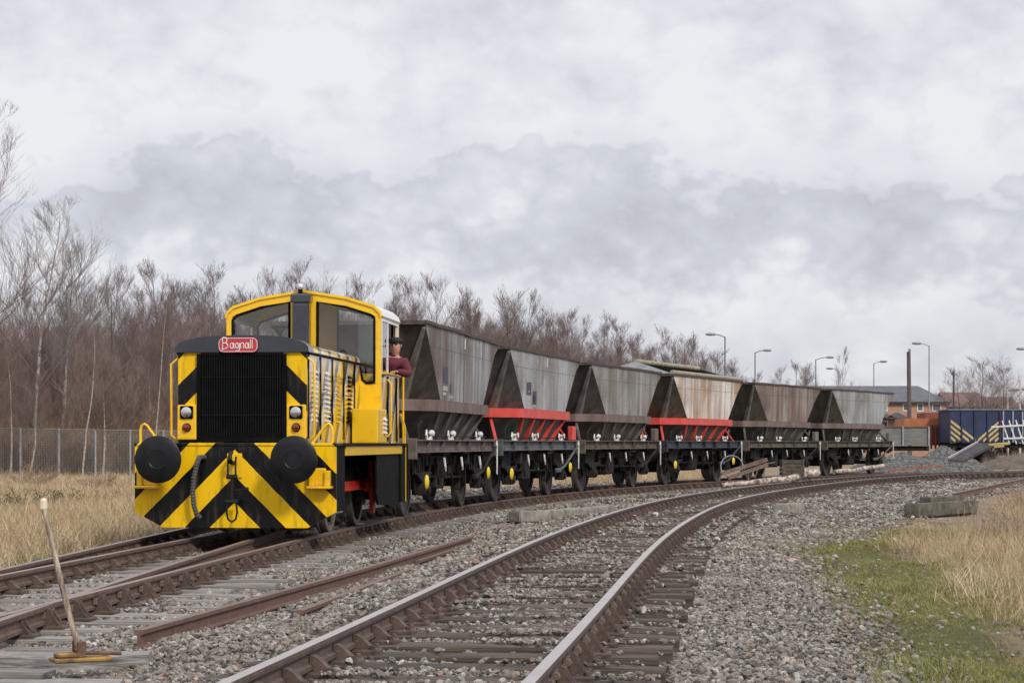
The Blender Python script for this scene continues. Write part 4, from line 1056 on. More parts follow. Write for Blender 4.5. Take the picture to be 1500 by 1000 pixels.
    for e in (-1, 1):
        mb = MB(); y0, y1 = sorted((e*3.885, e*3.96)); mb.box(-1.24, 1.24, y0, y1, .98, 1.33, .01); mb.build('headstock', sole, w)
        for s in (-1, 1):
            mb = MB(); mb.lathe([(.15, 0), (.10, e*.04), (.10, e*.26), (.07, e*.27), (.07, e*.38), (.22, e*.39), (.225, e*.42), (.1, e*.44)], (s*.87, e*3.96, 1.05), 'y', 20); mb.build('buffer', M_UF, w, auto=40)
    mb = MB(); mb.box(-.12, .12, -3.8, 3.8, .95, 1.25); 
    for y in (-3.0, -1.0, 1.0, 3.0): mb.box(-1.14, 1.14, y-.06, y+.06, 1.02, 1.20)
    mb.box(-.35, .35, 3.97, 4.05, .98, 1.12); mb.tube([(0, 3.9, 1.03), (0, 4.42, 1.0)], .05, 6); mb.build('cross_members', M_UF, w)
    for yy in (-2.7, 2.7):
        for s in (-1, 1):
            wheel(s*.785, yy, s, w, .47, False, mat=MTW, tread=MTW)
            mb = MB(); x0, x1 = sorted((s*.98, s*1.01))
            mb.prism([(yy-.55, 1.015), (yy-.24, .40), (yy-.13, .36), (yy-.13, .62), (yy+.13, .62), (yy+.13, .36), (yy+.24, .40), (yy+.55, 1.015)], 'x', x0, x1)
            mb.build('axle_guard', M_UF, w)
            mb = MB(); x0, x1 = sorted((s*1.0, s*1.17)); mb.box(x0, x1, yy-.12, yy+.12, .36, .60, .02); mb.lathe([(.09, 0), (.085, s*.04), (.05, s*.05)], (s*1.17, yy, .47), 'x', 14)
            for i in range(5):
                L = .62-.10*i; x0, x1 = sorted((s*1.03, s*1.12)); mb.box(x0, x1, yy-L, yy+L, .605+.03*(4-i)+.0, .632+.03*(4-i))
            mb.tube([(s*1.08, yy-.62, .74), (s*1.08, yy-.66, 1.02)], .02, 6); mb.tube([(s*1.08, yy+.62, .74), (s*1.08, yy+.66, 1.02)], .02, 6)
            mb.build('axle_box', M_UF, w)
        mb = MB(); mb.tube([(-.72, yy, .47), (.72, yy, .47)], .075, 10); mb.build('axle', M_UF, w)
    # brake gear and door operating gear
    mb = MB()
    for s in (-1, 1):
        mb.tube([(s*.9, -1.95, .66), (s*.9, 1.9, .60)], .025, 6)
        mb.box(min(s*.55, s*.95), max(s*.55, s*.95), -.75, -.05, .42, .98, .03); mb.lathe([(.17, -.25), (.19, -.2), (.19, .25), (.17, .28)], (s*.72, .85, .74), 'y', 16)
        for y in (-2.0, 2.0): mb.tube([(s*.80, y, .95), (s*.84, y-.04*1, .42)], .03, 6); mb.box(min(s*.76, s*.87), max(s*.76, s*.87), y-.07, y+.03, .35, .68, .01)
        for y in (-1.1, .2, 1.3): mb.tube([(s*1.0, y, 1.0), (s*1.02, y+.15, .62), (s*1.0, y+.3, .5)], .02, 6)
    for j in range(26):
        s = rr.choice((-1, 1)); y = rr.uniform(-3.6, 3.6); x = s*rr.uniform(.8, 1.14); z = rr.uniform(.45, .9)
        if rr.random() < .5: mb.tube([(x, y, 1.05), (x+rr.uniform(-.05, .05), y+rr.uniform(-.1, .1), z), (x, y+rr.uniform(-.3, .3), z-rr.uniform(0, .2))], rr.uniform(.012, .03), 5)
        else: mb.box(x-.05, x+.05, y-rr.uniform(.04, .16), y+rr.uniform(.04, .16), z, z+rr.uniform(.08, .3))
    mb.box(-.9, .9, -1.5, 1.5, .86, 1.07); mb.box(-.6, .6, -3.4, -2.9, .7, 1.0)
    mb.box(-.45, .45, -1.6, -.9, .35, .80); mb.box(-.45, .45, .3, 1.4, .38, .80)
    mb.build('brake_gear', M_UF, w)
    for s in (-1, 1):
        mb = MB(); mb.tube([(s*1.20, 1.95, .60), (s*1.23, 2.5, .70), (s*1.29, 3.72, 1.16)], [.034, .03, .026], 6)
        mb.box(min(s*1.18, s*1.25), max(s*1.18, s*1.25), 1.55, 2.05, .55, .66, .01); mb.build('brake_lever', sole if k % 2 else M_UF, w, auto=50)
        mb = MB(); mb.tube([(s*1.31, 3.78, 1.30), (s*1.31, 3.80, 1.20), (s*1.31, 3.80, .62)], [.022, .02, .014], 6); mb.lathe([(.02, 0), (.055, .01), (.055, .03), (.02, .04)], (s*1.29, 3.78, 1.22), 'x', 12)
        mb.build('brake_guide', M_WP, w)
        for y in (-1.72, -.05, 1.9):
            mb = MB(); mb.tube([(s*1.275, y, .995), (s*1.29, y+.02, .84), (s*1.29, y+.06, .76)], [.022, .022, .014], 6); mb.build('hand_lever', M_WP, w)
        for y in (-2.9, -.9, 2.0):
            mb = MB()
            # bell shaped white catch on the solebar with the ring next to it
            mb.lathe([(.015, -.09), (.035, -.07), (.03, .01), (.058, .04), (.06, .055), (.02, .06)], (s*1.22, y+.25, 1.42), 'x' if (k+int(y)) % 2 else 'y', 12)
            mb.prism([(y+.15, 1.31), (y+.36, 1.31), (y+.30, 1.38), (y+.21, 1.38)], 'x', s*1.17, s*1.23)
            mb.tube([(s*1.2, y-.03, 1.32), (s*1.2, y-.075, 1.38), (s*1.2, y-.03, 1.47), (s*1.2, y+.015, 1.38), (s*1.2, y-.03, 1.32)], .016, 5)
            mb.build('door_catch', M_WP, w)
        mb = MB(); mb.tube([(s*1.2, -3.0, 1.37), (s*1.2, 3.1, 1.37)], .012, 5); mb.tube([(s*1.16, -3.45, 1.31), (s*1.16, -3.45, 1.52), (s*1.22, -3.40, 1.62)], .03, 6); mb.build('control_rod', M_UF, w)
        if 'disc' in extras:
            for y in (-2.12, 2.9):
                mb = MB(); mb.lathe([(.03, -.03), (.11, -.02), (.125, 0), (.11, .02), (.03, .04)], (s*1.28, y-1.2 if y < 0 else y, .66 if y > 0 else .60), 'x', 20); mb.build('hand_wheel', M_DISC, w, auto=50)
    if 'panel' in extras or 'panel2' in extras:
        MP = M('data_panel_dark', (0.035, 0.035, 0.055), (0.06, 0.06, 0.085), 9, 0.6)
        mb = MB(); xx = BW+.012
        def sl(z): return BW+(TW-BW)*(z-ZM)/(ZT-ZM)+.004
        def pan(y0, y1, z0, z1, m_):
            q = MB(); q.add([(sl(z0), y0, z0), (sl(z0), y1, z0), (sl(z1), y1, z1), (sl(z1), y0, z1), (sl(z0)-.003, y0, z0), (sl(z0)-.003, y1, z0), (sl(z1)-.003, y1, z1), (sl(z1)-.003, y0, z1)], [(0, 1, 2, 3), (7, 6, 5, 4), (0, 4, 5, 1), (1, 5, 6, 2), (2, 6, 7, 3), (3, 7, 4, 0)]); q.build('data_panel', m_, w)
        MQ = M('data_panel_pale', (.28, .28, .28), (.45, .44, .43), 20, .6); pan(-2.02, -1.56, 2.30, 2.58, MP); pan(-2.00, -1.58, 2.17, 2.25, MQ); pan(-2.00, -1.70, 2.09, 2.14, MQ); pan(-1.38, -1.20, 2.14, 2.30, MP); pan(-1.38, -1.05, 2.05, 2.09, MQ)
        if 'panel2' in extras: pan(-1.40, -1.0, 2.10, 2.40, MP); pan(-1.85, -1.7, 2.36, 2.40, M_WP)
    if 'tick' in extras:
        q = MB(); q.box(1.322, 1.336, .02, .08, 2.98, 3.18); q.build('load_mark', M_WP, w)
    if k in (1, 2, 4, 5):
        q = MB(); q.box(1.10, 1.24, 3.45, 3.85, 1.31, 1.66, .02); q.build('control_box', (REDB, RUSTY, 0, STF, STF)[k-1] if k != 3 else STF, w)
    if canopy:
        MC = M('canopy_pale', (0.15, 0.155, 0.165), (0.24, 0.25, 0.265), 3, 0.6); MT = M('canopy_tube', (0.20, 0.18, 0.12), (0.34, 0.31, 0.24), 5, 0.8)
        q = MB(); q.tube([(1.30, -TL, ZT+.06), (1.30, TL, ZT+.06)], .07, 8); q.tube([(-1.30, -TL, ZT+.06), (-1.30, TL, ZT+.06)], .07, 8); q.tube([(0, -3.2, ZT+.42), (0, 3.2, ZT+.42)], .075, 8); q.build('canopy_tube', MT, w, auto=50)
        q = MB(); q.add([(-1.30, -TL, ZT+.03), (1.30, -TL, ZT+.03), (0, -3.2, ZT+.42), (-1.30, TL, ZT+.03), (1.30, TL, ZT+.03), (0, 3.2, ZT+.42)], [(0, 1, 2), (3, 5, 4), (0, 2, 5, 3)]); q.build('canopy_sheet', MC, w)
    return w
def end_mat(name, c1, c2, c3):
    m, nt, b = new_mat(name); b.inputs['Roughness'].default_value = 0.75
    co = objco(nt, (3, 3, .35)); f = noise_(nt, co, 1.4, 7, .65)
    c = ramp(nt, f, [(.38, c1), (.55, c2), (.72, c3)]); f2 = noise_(nt, objco(nt), 8, 7, .7)
    c = mixc(nt, ramp(nt, f2, [(.5, (0, 0, 0)), (.7, (.5,)*3)]), c, tuple(v*.5 for v in c1)); nt.links.new(c, b.inputs['Base Color']); bump(nt, b, f2, .4, .01); return m
STF = M('stiffener_pale', (.10, .09, .08), (.19, .175, .155), 4, .8)
E1 = end_mat('hopper_end_brown', (.045, .038, .034), (.075, .063, .056), (.13, .11, .09))
E2 = end_mat('hopper_end_grey', (.05, .05, .052), (.085, .083, .082), (.13, .125, .12))
E3 = end_mat('hopper_end_mossy', (.05, .045, .036), (.085, .075, .058), (.12, .10, .07))
RUSTY = M('band_brown', (0.10, 0.068, 0.062), (0.19, 0.135, 0.122), 4, 0.8, stretch=(1, 1, .4), bmp=.3)
REDB = M('band_red', (0.50, 0.045, 0.035), (0.62, 0.075, 0.055), 3, 0.5, bmp=.15)
SOLE_B = M('solebar_brown', (0.085, 0.066, 0.06), (0.16, 0.13, 0.118), 4, 0.8, bmp=.3)
SOLE_K = M('solebar_slate', (0.055, 0.06, 0.066), (0.11, 0.115, 0.12), 3, 0.6, bmp=.2)
SOLE_D = M('solebar_drab', (0.06, 0.05, 0.038), (0.13, 0.11, 0.085), 4, 0.85, bmp=.3)
SOLE_N = M('solebar_navy', (0.014, 0.018, 0.03), (0.035, 0.042, 0.06), 4, 0.5)
RIBG = M('rib_grey', (0.06, 0.054, 0.05), (0.13, 0.12, 0.11), 5, 0.8)
H1 = m_hopper('hopper_side_streaked', (.35, .365, .385), (.15, .125, .105), (.13, .075, .048), .75, 1.0)
H2 = m_hopper('hopper_side_silver', (.42, .435, .455), (.28, .28, .28), (.18, .125, .09), .40, 4.0)
H3 = m_hopper('hopper_side_dull', (.36, .36, .35), (.21, .195, .175), (.16, .11, .08), .50, 7.0)
H4 = m_hopper('hopper_side_bleached', (.72, .70, .67), (.47, .42, .37), (.42, .22, .09), .60, 11.0)
H5 = m_hopper('hopper_side_brown', (.33, .295, .27), (.20, .145, .12), (.13, .08, .06), .72, 15.0)
H6 = m_hopper('hopper_side_grey', (.40, .42, .445), (.25, .255, .255), (.18, .14, .09), .45, 19.0)
A1 = arc_of_depth(CL, 34.05); PITCH = 8.86
hopper_wagon('tall hopper wagon with brown streaked grey sides and brown band, coupled directly to the locomotive', A1, 0, (H1, E1), RUSTY, SOLE_B, RIBG, extras=('disc', 'panel', 'tick'))
hopper_wagon('silver grey hopper wagon with red band and slate solebar, second behind the locomotive', A1+PITCH, 1, (H2, E2), REDB, SOLE_K, REDB, extras=('disc', 'panel2', 'tick'))
hopper_wagon('dull grey hopper wagon with drab brown band standing between the two red banded ones', A1+2*PITCH, 2, (H3, E1), RUSTY, SOLE_D, RIBG)
hopper_wagon('bleached streaky hopper wagon with red band and raised pale roof tubes', A1+3*PITCH, 3, (H4, E3), REDB, SOLE_N, REDB, True, ('disc',))
hopper_wagon('rust brown sided hopper wagon, last but one of the train', A1+4*PITCH, 4, (H5, E3), RUSTY, SOLE_D, RIBG)
hopper_wagon('grey hopper wagon at the far end of the train in front of the brick houses', A1+5*PITCH, 5, (H6, E3), RUSTY, SOLE_D, RIBG)

# ================================================================== vegetation
def tree_meshes(seed, h, lean=0.0, spread=0.33, first=0.18, limbs=26, rt=0.085, dens=1.0, droop=0.0, upk=1.0):
    r = random.Random(seed); tr, cn = MB(), MB()
    n = 12; pts = [Vector((0, 0, -.3))]; d = Vector((lean, r.uniform(-.05, .05), 1)).normalized(); p = Vector((0, 0, 0))
    for i in range(n):
        d = (d+Vector((r.gauss(0, .05), r.gauss(0, .05), .12))).normalized(); p = p+d*h/n*.97; pts.append(p.copy())
    rad = [rt*(1-.93*(i/n))+.006 for i in range(n+1)]
    tr.tube(pts, rad, 6, cap=False)
    def along(t):
        f = t*(n-1)+1; i = min(int(f), n-1); return pts[i].lerp(pts[i+1], f-i), rad[i]
    def twig(p, d, L, rr, depth):
        q = [p]; cur = p; dd = d.copy(); k = 3 if depth < 2 else 2
        for i in range(k):
            dd = (dd+Vector((r.gauss(0, .10), r.gauss(0, .10), r.gauss(.09-droop*(i/k), .07)))).normalized(); cur = cur+dd*L/k; q.append(cur)
        cn.tube(q, [rr*(1-.75*i/k) for i in range(k+1)], 3, cap=False)
        if depth < 3:
            m = int({0: 8, 1: 6, 2: 3}[depth]*dens*r.uniform(.8, 1.2))
            for j in range(m):
                t = r.uniform(.12, .98); f = t*k; i = min(int(f), k-1); bp = q[i].lerp(q[i+1], f-i)
                a = r.uniform(0, 6.283); side = Vector((math.cos(a), math.sin(a), r.uniform(-.1, .7))).normalized()
                nd_ = (dd*1.0+side*.62).normalized()
                twig(bp, nd_, L*r.uniform(.42, .70)*(1.25-t*.45), max(rr*.48, .0043), depth+1)
    for j in range(limbs):
        t = first+(1-first)*(j+r.random())/limbs; bp, br = along(min(t, .99))
        a = r.uniform(0, 6.283); up = (r.uniform(.8, 1.5)+t*.8)*upk
        L = h*spread*(1.08-t)*r.uniform(.7, 1.2)+.5
        twig(bp, Vector((math.cos(a), math.sin(a), up)).normalized(), L, max(.009, br*.33), 0)
    return tr, cn
def bark(name, c1, c2, scale=3, stretch=(4, 4, .8)):
    return M(name, c1, c2, scale, 0.9, stretch=stretch, bmp=.4)
MB_BIRCH = bark('bark_birch', (0.13, 0.115, 0.10), (0.36, 0.34, 0.31), 2.2, (3, 3, 2.2))
MB_DARK = bark('bark_dark', (0.055, 0.045, 0.038), (0.12, 0.10, 0.085))
MT_PURP = M('twigs_purple', (0.125, 0.085, 0.085), (0.185, 0.13, 0.127), 0.5, 0.9, rnd=0.3)
MT_BRN = M('twigs_brown', (0.135, 0.10, 0.09), (0.20, 0.155, 0.138), 0.5, 0.9, rnd=0.3)
MT_GREY = M('twigs_grey', (0.15, 0.13, 0.12), (0.22, 0.195, 0.18), 0.5, 0.9, rnd=0.3)
kinds = []
for k, (h, sp, fi, lb, rt, bm_, tm, uk) in enumerate(((10, .32, .15, 20, .07, MB_BIRCH, MT_PURP, .8), (9, .40, .10, 20, .065, MB_DARK, MT_BRN, .6), (11, .27, .25, 18, .07, MB_BIRCH, MT_BRN, .9), (8.5, .38, .08, 20, .06, MB_DARK, MT_PURP, .65), (10, .30, .12, 18, .065, MB_BIRCH, MT_GREY, .8), (9.5, .44, .12, 18, .07, MB_DARK, MT_BRN, .55))):
    t_, c_ = tree_meshes(100+k, h, 0, sp, fi, lb, rt, 1.0, 0.02, uk)
    kinds.append((t_.mesh('trunk', bm_, True), c_.mesh('crown', tm), h))
def put_tree(k, x, y, z, s, rz, name, label, group):
    r_ = empty(name, (x, y, z), rz, label, 'tree', group); r_.scale = (s, s, s)
    for nm, me in (('trunk', kinds[k][0]), ('crown', kinds[k][1])):
        o = bpy.data.objects.new(nm, me); C.objects.link(o); o.parent = r_
    return r_
# fence line: from the left edge of the photo away to the right behind the train
F0, FD = Vector((-24.6, 91.5, 0)), Vector((.46, .888, 0)).normalized()
FN = Vector((-FD.y, FD.x, 0))          # away from the railway
rt_ = random.Random(5)
LB = {0: 'slender birch with pale trunk and purple twigs in the wood behind the fence', 1: 'bare brown twigged tree with dark trunk in the wood behind the fence', 2: 'tall narrow birch with pale trunk and purple twigs in the wood behind the fence', 3: 'low dense bare tree with dark trunk and purplish twigs in the wood behind the fence', 4: 'grey twigged birch with pale trunk in the wood behind the fence', 5: 'broad bare brown tree with dark trunk in the wood behind the fence'}
tid = 0
def hprof(a):      # crown height along the fence line, a in metres from the left edge of the photo
    return float(np.interp(a, [-12, 0, 12, 25, 45, 60, 80, 100, 112, 124], [8.9, 8.6, 9.1, 10.0, 11.8, 12.6, 12.0, 11.3, 9.4, 7.5]))
for row, (off, step, hs) in enumerate(((2.0, 3.0, .72), (4.8, 3.0, .88), (8.0, 3.0, 1.0), (12.0, 3.4, 1.0), (17, 4.0, 1.06), (23, 5, 1.1))):
    a = -12+rt_.uniform(0, 2)
    while a < 124:
        o_ = off+rt_.uniform(-1.2, 1.2); p = F0+FD*a+FN*o_
        k = rt_.choice([0, 1, 2, 3, 4, 0, 3, 5])
        hh = hprof(a)*hs*rt_.uniform(.80, 1.12)
        put_tree(k, p.x, p.y, float(gz(p.x, p.y)), hh/kinds[k][2], rt_.uniform(0, 6.28), 'bare_tree', LB[k], 'bare trees of the wood behind the fence: '+LB[k].split(' in the')[0])
        tid += 1
        a += step*rt_.uniform(.7, 1.3)
print('trees', tid)
# the tall birches at the left edge
for px, D, h, k, lab in ((2, 96, 17.6, 21, 'tallest birch of all, standing at the left edge with its crown above the wood'), (48, 98, 13.8, 22, 'tall forked birch just right of the tallest one, its crown clear against the sky'), (84, 101, 11.6, 23, 'shorter grey birch beside the two tall ones near the left edge')):
    t_, c_ = tree_meshes(k, h, -.01, .40, .22, 20, .13, 1.0, .06, .62)
    r_ = empty('birch_tree', ((px-750)/F*D, D, -.45), 0, lab, 'tree')
    t_.build('trunk', MB_BIRCH, r_, True, fix=False); c_.build('crown', MT_GREY if k != 21 else MT_PURP, r_, fix=False)
# pale stems leaning out over the fence on the left
for i, (px, top, D, ln, lab) in enumerate(((15, 520, 90, .10, 'slanting pale birch sapling by the first fence post'), (40, 560, 89.5, .45, 'strongly leaning pale stem in front of the wood at far left'), (120, 470, 91, .0, 'upright white stemmed birch beside the second fence post'), (150, 540, 92, .12, 'crooked pale stem between the second and third fence posts'), (228, 430, 96, .02, 'straight pale birch stem just left of the locomotive bonnet'))):
    h = (648-top)/F*D+1.7
    t_, c_ = tree_meshes(60+i, h, ln, .26, .25, 16, .055, .8)
    D += 2.2; r_ = empty('birch_tree', ((px-750)/F*D, D, -.5), 0, lab, 'tree')
    t_.build('trunk', M('bark_pale', (0.20, 0.175, 0.14), (0.40, 0.37, 0.32), 3, .8, stretch=(3, 3, 2.5)), r_, True, fix=False); c_.build('crown', MT_BRN, r_, fix=False)
# undergrowth of the wood: nobody could count the bushes
def bush(seed, n, h, w, rr=.011):
    r = random.Random(seed); mb = MB()
    for i in range(n):
        a = r.uniform(0, 6.283); d = Vector((math.cos(a)*r.uniform(.05, w), math.sin(a)*r.uniform(.05, w), 1)).normalized(); L = h*r.uniform(.55, 1.05)
        p = Vector((r.gauss(0, .25), r.gauss(0, .25), -.1)); q = [p]
        for k in range(4):
            d = (d+Vector((r.gauss(0, .16), r.gauss(0, .16), .02))).normalized(); p = p+d*L/4; q.append(p)
        mb.tube(q, [rr*1.6, rr*1.3, rr, rr*.8, rr*.4], 3, cap=False)
        for j in range(6):
            f = r.uniform(1, 3.9); i_ = int(f); bp = q[i_].lerp(q[i_+1], f-i_); a = r.uniform(0, 6.283)
            dd = (d+Vector((math.cos(a), math.sin(a), r.uniform(-.3, .5)))*.8).normalized(); L2 = L*r.uniform(.14, .32); e = bp+dd*L2
            mb.tube([bp, bp+dd*L2*.5+Vector((0, 0, r.uniform(-.05, .05))), e], [rr*.8, rr*.7, rr*.35], 3, cap=False)
            for m_ in range(2):
                b3 = bp+dd*L2*r.uniform(.3, .9); a = r.uniform(0, 6.283); e3 = b3+(dd+Vector((math.cos(a), math.sin(a), .2))*.9).normalized()*L2*.6
                mb.tube([b3, e3], [rr*.6, rr*.3], 3, cap=False)
    return mb
def m_rand(name, stops, rough=.9, scale=None):
    m, nt, b = new_mat(name); b.inputs['Roughness'].default_value = rough; b.inputs['Specular IOR Level'].default_value = .15
    oi = nt.nodes.new('ShaderNodeObjectInfo'); nt.links.new(ramp(nt, oi.outputs['Random'], stops), b.inputs['Base Color']); return m
M_UG = m_rand('undergrowth', [(0, (.19, .13, .085)), (.3, (.27, .19, .13)), (.55, (.23, .145, .11)), (.8, (.31, .23, .16)), (1, (.19, .165, .095))])
ug = [proto('bush_%d' % k, bush(k, 26, 3.6, .45), M_UG) for k in range(4)]
r2 = np.random.default_rng(3)
pts = []; sc = []
for i in range(5200):
    a = r2.uniform(-14, 126); o_ = .8+abs(r2.normal(0, 1))*6.0; o_ = min(o_, 24)
    p = F0+FD*a+FN*o_; hh = (.50+.62*min(o_/6, 1.9))*r2.uniform(.7, 1.25)*(.6+.4*hprof(a)/11)
    if a > 70: hh *= .85
    pts.append((p.x, p.y, float(-.45))); sc.append((hh, hh, hh))
n = len(pts); ro = np.zeros((n, 3)); ro[:, 2] = r2.uniform(0, 6.28, n)
scatter('undergrowth', pts, ro, sc, r2.integers(0, 4, n), ug, 'dense tangle of brown and reddish bare scrub filling the wood behind the fence', 'undergrowth')
# tall thin saplings that thicken the wood
def whip(seed, n, h):
    r = random.Random(seed); mb = MB()
    for i in range(n):
        p = Vector((r.gauss(0, .7), r.gauss(0, .7), -.1)); L = h*r.uniform(.6, 1.05); d = Vector((r.gauss(0, .10), r.gauss(0, .10), 1)).normalized(); q = [p]
        for k in range(5):
            d = (d+Vector((r.gauss(0, .05), r.gauss(0, .05), .05))).normalized(); p = p+d*L/5; q.append(p)
        mb.tube(q, [.022, .018, .015, .012, .009, .004], 3, cap=False)
        for j in range(16):
            f = r.uniform(1.2, 4.9); i_ = int(f); bp = q[i_].lerp(q[min(i_+1, 5)], f-i_); a = r.uniform(0, 6.283)
            dd = Vector((math.cos(a)*.6, math.sin(a)*.6, 1)).normalized(); L2 = L*r.uniform(.10, .24); e = bp+dd*L2
            mb.tube([bp, bp+dd*L2*.5, e+Vector((0, 0, L2*.1))], [.009, .008, .004], 3, cap=False)
            for m_ in range(3):
                b3 = bp+dd*L2*r.uniform(.25, .9); a = r.uniform(0, 6.283); mb.tube([b3, b3+Vector((math.cos(a)*.5, math.sin(a)*.5, .9)).normalized()*L2*r.uniform(.35, .6)], [.007, .004], 3, cap=False)
    return mb
M_WH = m_rand('sapling_twigs', [(0, (.17, .11, .105)), (.35, (.23, .16, .145)), (.65, (.21, .15, .12)), (1, (.28, .215, .185))])
wh = [proto('whip_%d' % k, whip(k+70, 9, 7.2), M_WH) for k in range(4)]
pts = []; sc = []
for i in range(2600):
    a = r2.uniform(-14, 124); o_ = r2.uniform(2, 24); p = F0+FD*a+FN*o_; hh = hprof(a)/10*(.62+.38*min(o_/12, 1.2))*r2.uniform(.75, 1.1)
    pts.append((p.x, p.y, -.45)); sc.append((hh, hh, hh))
n = len(pts); ro = np.zeros((n, 3)); ro[:, 2] = r2.uniform(0, 6.28, n)
scatter('sapling_thicket', pts, ro, sc, r2.integers(0, 4, n), wh, 'thicket of thin purple brown saplings between the trees of the wood', 'saplings')
# far wood and hedge beyond the houses
pts = []; sc = []
for i in range(500):
    D = r2.uniform(235, 300); x = r2.uniform(.08, .30)*D; s_ = r2.uniform(1.0, 1.9); pts.append((x, D, -.4)); sc.append((s_*1.5, s_*1.5, s_))
n = len(pts); ro = np.zeros((n, 3)); ro[:, 2] = r2.uniform(0, 6.28, n)
ug2 = [proto('farbush_%d' % k, bush(k+30, 34, 3.6, .7, .03), M('twigs_far', (0.17, 0.13, 0.125), (0.22, 0.18, 0.17), .4, .9)) for k in range(3)]
scatter('far_scrub', pts, ro, sc, r2.integers(0, 3, n), ug2, 'far off mass of bare purplish scrub behind the houses and wagons on the right', 'scrub')
# single bare trees on the right
for i, (px, top, D, k, lab, w_) in enumerate(((1440, 528, 150, 5, 'wide bare tree above the blue wagons near the right edge', 1.5), (1478, 540, 146, 1, 'bare tree at the right edge beside the pale gabled building', 1.5), (1412, 548, 160, 3, 'small bare tree between the thin pole and the wide bare tree', 1.3), (1240, 515, 175, 4, 'pale thin bare tree rising behind the farthest hopper wagon', .8), (1160, 535, 182, 1, 'bare tree above the last but one hopper wagon', 1.0), (1178, 540, 190, 3, 'small dark bare tree left of the second street lamp', 1.0), (1140, 545, 180, 0, 'short birch left of the bare tree above the rust brown wagon', 1.0))):
    h = (648-top)/F*D+1.7; s_ = h/kinds[k][2]
    t = put_tree(k, (px-750)/F*D, D, -.4, s_, i*1.3, 'bare_tree', lab, None); t.scale = (s_*w_, s_*w_, s_)

# grasses
def tuft(seed, n, h, w, bl=.006, bend=.5, heads=False):
    r = random.Random(seed); mb = MB()
    for i in range(n):
        a = r.uniform(0, 6.283); q = Vector((r.gauss(0, w), r.gauss(0, w), -.02)); L = h*r.uniform(.45, 1.1); d = Vector((math.cos(a)*r.uniform(0, bend), math.sin(a)*r.uniform(0, bend), 1)).normalized()
        s_ = Vector((-math.sin(a), math.cos(a), 0))*bl*r.uniform(.6, 1.3); k = 3; vs = []; cur = q.copy(); out = Vector((math.cos(a), math.sin(a), 0))
        for j in range(k+1):
            ww = s_*(1-.85*j/k); vs += [cur-ww, cur+ww]; d = (d+out*bend*.35*r.uniform(.3, 1.2)+Vector((0, 0, -.12*j*bend))).normalized(); cur = cur+d*L/k
        mb.add(vs, [(2*j, 2*j+1, 2*j+3, 2*j+2) for j in range(k)])
        if heads and r.random() < .35: mb.tube([vs[-1]-d*.02, vs[-1]+d*.05], [.008, .003], 3, cap=False)
    return mb
M_STRAW = m_rand('dead_grass', [(0, (.20, .14, .08)), (.2, (.38, .28, .17)), (.45, (.54, .42, .27)), (.7, (.46, .35, .22)), (.88, (.66, .55, .39)), (1, (.28, .24, .12))])
M_GRN = m_rand('green_grass', [(0, (.11, .125, .04)), (.3, (.19, .21, .065)), (.5, (.28, .26, .11)), (.7, (.16, .18, .055)), (.88, (.42, .36, .19)), (1, (.24, .18, .09))])
M_RUST = m_rand('dead_stalks', [(0, (.26, .185, .13)), (.5, (.38, .29, .21)), (1, (.30, .20, .15))])
straw = [proto('straw_%d' % k, tuft(k, 20, .40, .13, .0038, .5), M_STRAW) for k in range(4)]
strawn = [proto('strawn_%d' % k, tuft(k+40, 16, .36, .10, .0024, .55), M_STRAW) for k in range(4)]
grn = [proto('green_%d' % k, tuft(k+10, 16, .10, .05, .004, .7), M_GRN) for k in range(3)]
stalk = [proto('stalk_%d' % k, tuft(k+20, 14, .70, .16, .005, .3, True), M_RUST) for k in range(3)]
def field(n, x0, x1, y0, y1, cond, seed):
    r = np.random.default_rng(seed); y = r.uniform(y0, y1, n); t = r.random(n); x = x0(y)+(x1(y)-x0(y))*t
    nv = np.array([noise.noise(Vector((a*.35, b*.35, seed))) for a, b in zip(x, y)])
    k = cond(x, y, nv, r); x, y, nv = x[k], y[k], nv[k]; return x, y, gz_f(x, y), nv, r
def grass(name, protos, x, y, z, nv, r, s0, s1, label, zs=1.0):
    n = len(x); ro = np.zeros((n, 3)); ro[:, 2] = r.uniform(0, 6.28, n); ro[:, :2] = r.normal(0, .28, (n, 2)); s_ = r.uniform(s0, s1, n)*(1+.95*nv)
    sc = np.stack([s_, s_, s_*zs*r.uniform(.8, 1.2, n)], 1)
    scatter(name, np.stack([x, y, z], 1), ro, sc, r.integers(0, len(protos), n), protos, label, 'grass')
# left field, up to and along the fence
A = field(56000, lambda y: -.37*y-3, lambda y: np.minimum(left_x(y)-.15, .1*y), 17, 92, lambda x, y, nv, r: ((x-F0.x)*FD.y-(y-F0.y)*FD.x > .3) & (nv > -.30+r.normal(0, .15, len(x))) & (r.random(len(x)) < .75), 11)
grass('dry_grass', straw, *A, .55, 1.25, 'tall straw coloured dead grass between the left hand rails and the mesh fence')
A = field(9000, lambda y: -.275*y-2, lambda y: left_x(y)-.05, 16, 60, lambda x, y, nv, r: nv < -.1, 12)
grass('green_patches', grn, *A, 1.0, 2.4, 'short green grass showing among the dead grass on the left')
M_BROOM = m_rand('broom_green', [(0, (.055, .065, .025)), (1, (.11, .115, .05))])
for i, (a_, b_, sz, lb) in enumerate(((92, 748, 1.0, 'dark green broom bush growing in the dead grass behind the point lever'), (20, 752, .8, 'dark green broom bush at the left edge in the dead grass'), (150, 718, .9, 'low dark bramble bush in the dead grass in front of the fence'), (45, 716, 1.3, 'wide low dark bramble patch in front of the first fence posts'))):
    g_ = G(a_, b_, -.4); q = bush(300+i, 40, .75*sz, 1.1, .006 if i < 2 else .008); o = q.build('bush', M_BROOM if i < 2 else M_RUST, None, fix=False); o.location = g_; o.scale = (1.6, 1.6, 1); tag(o, lb, 'bush')
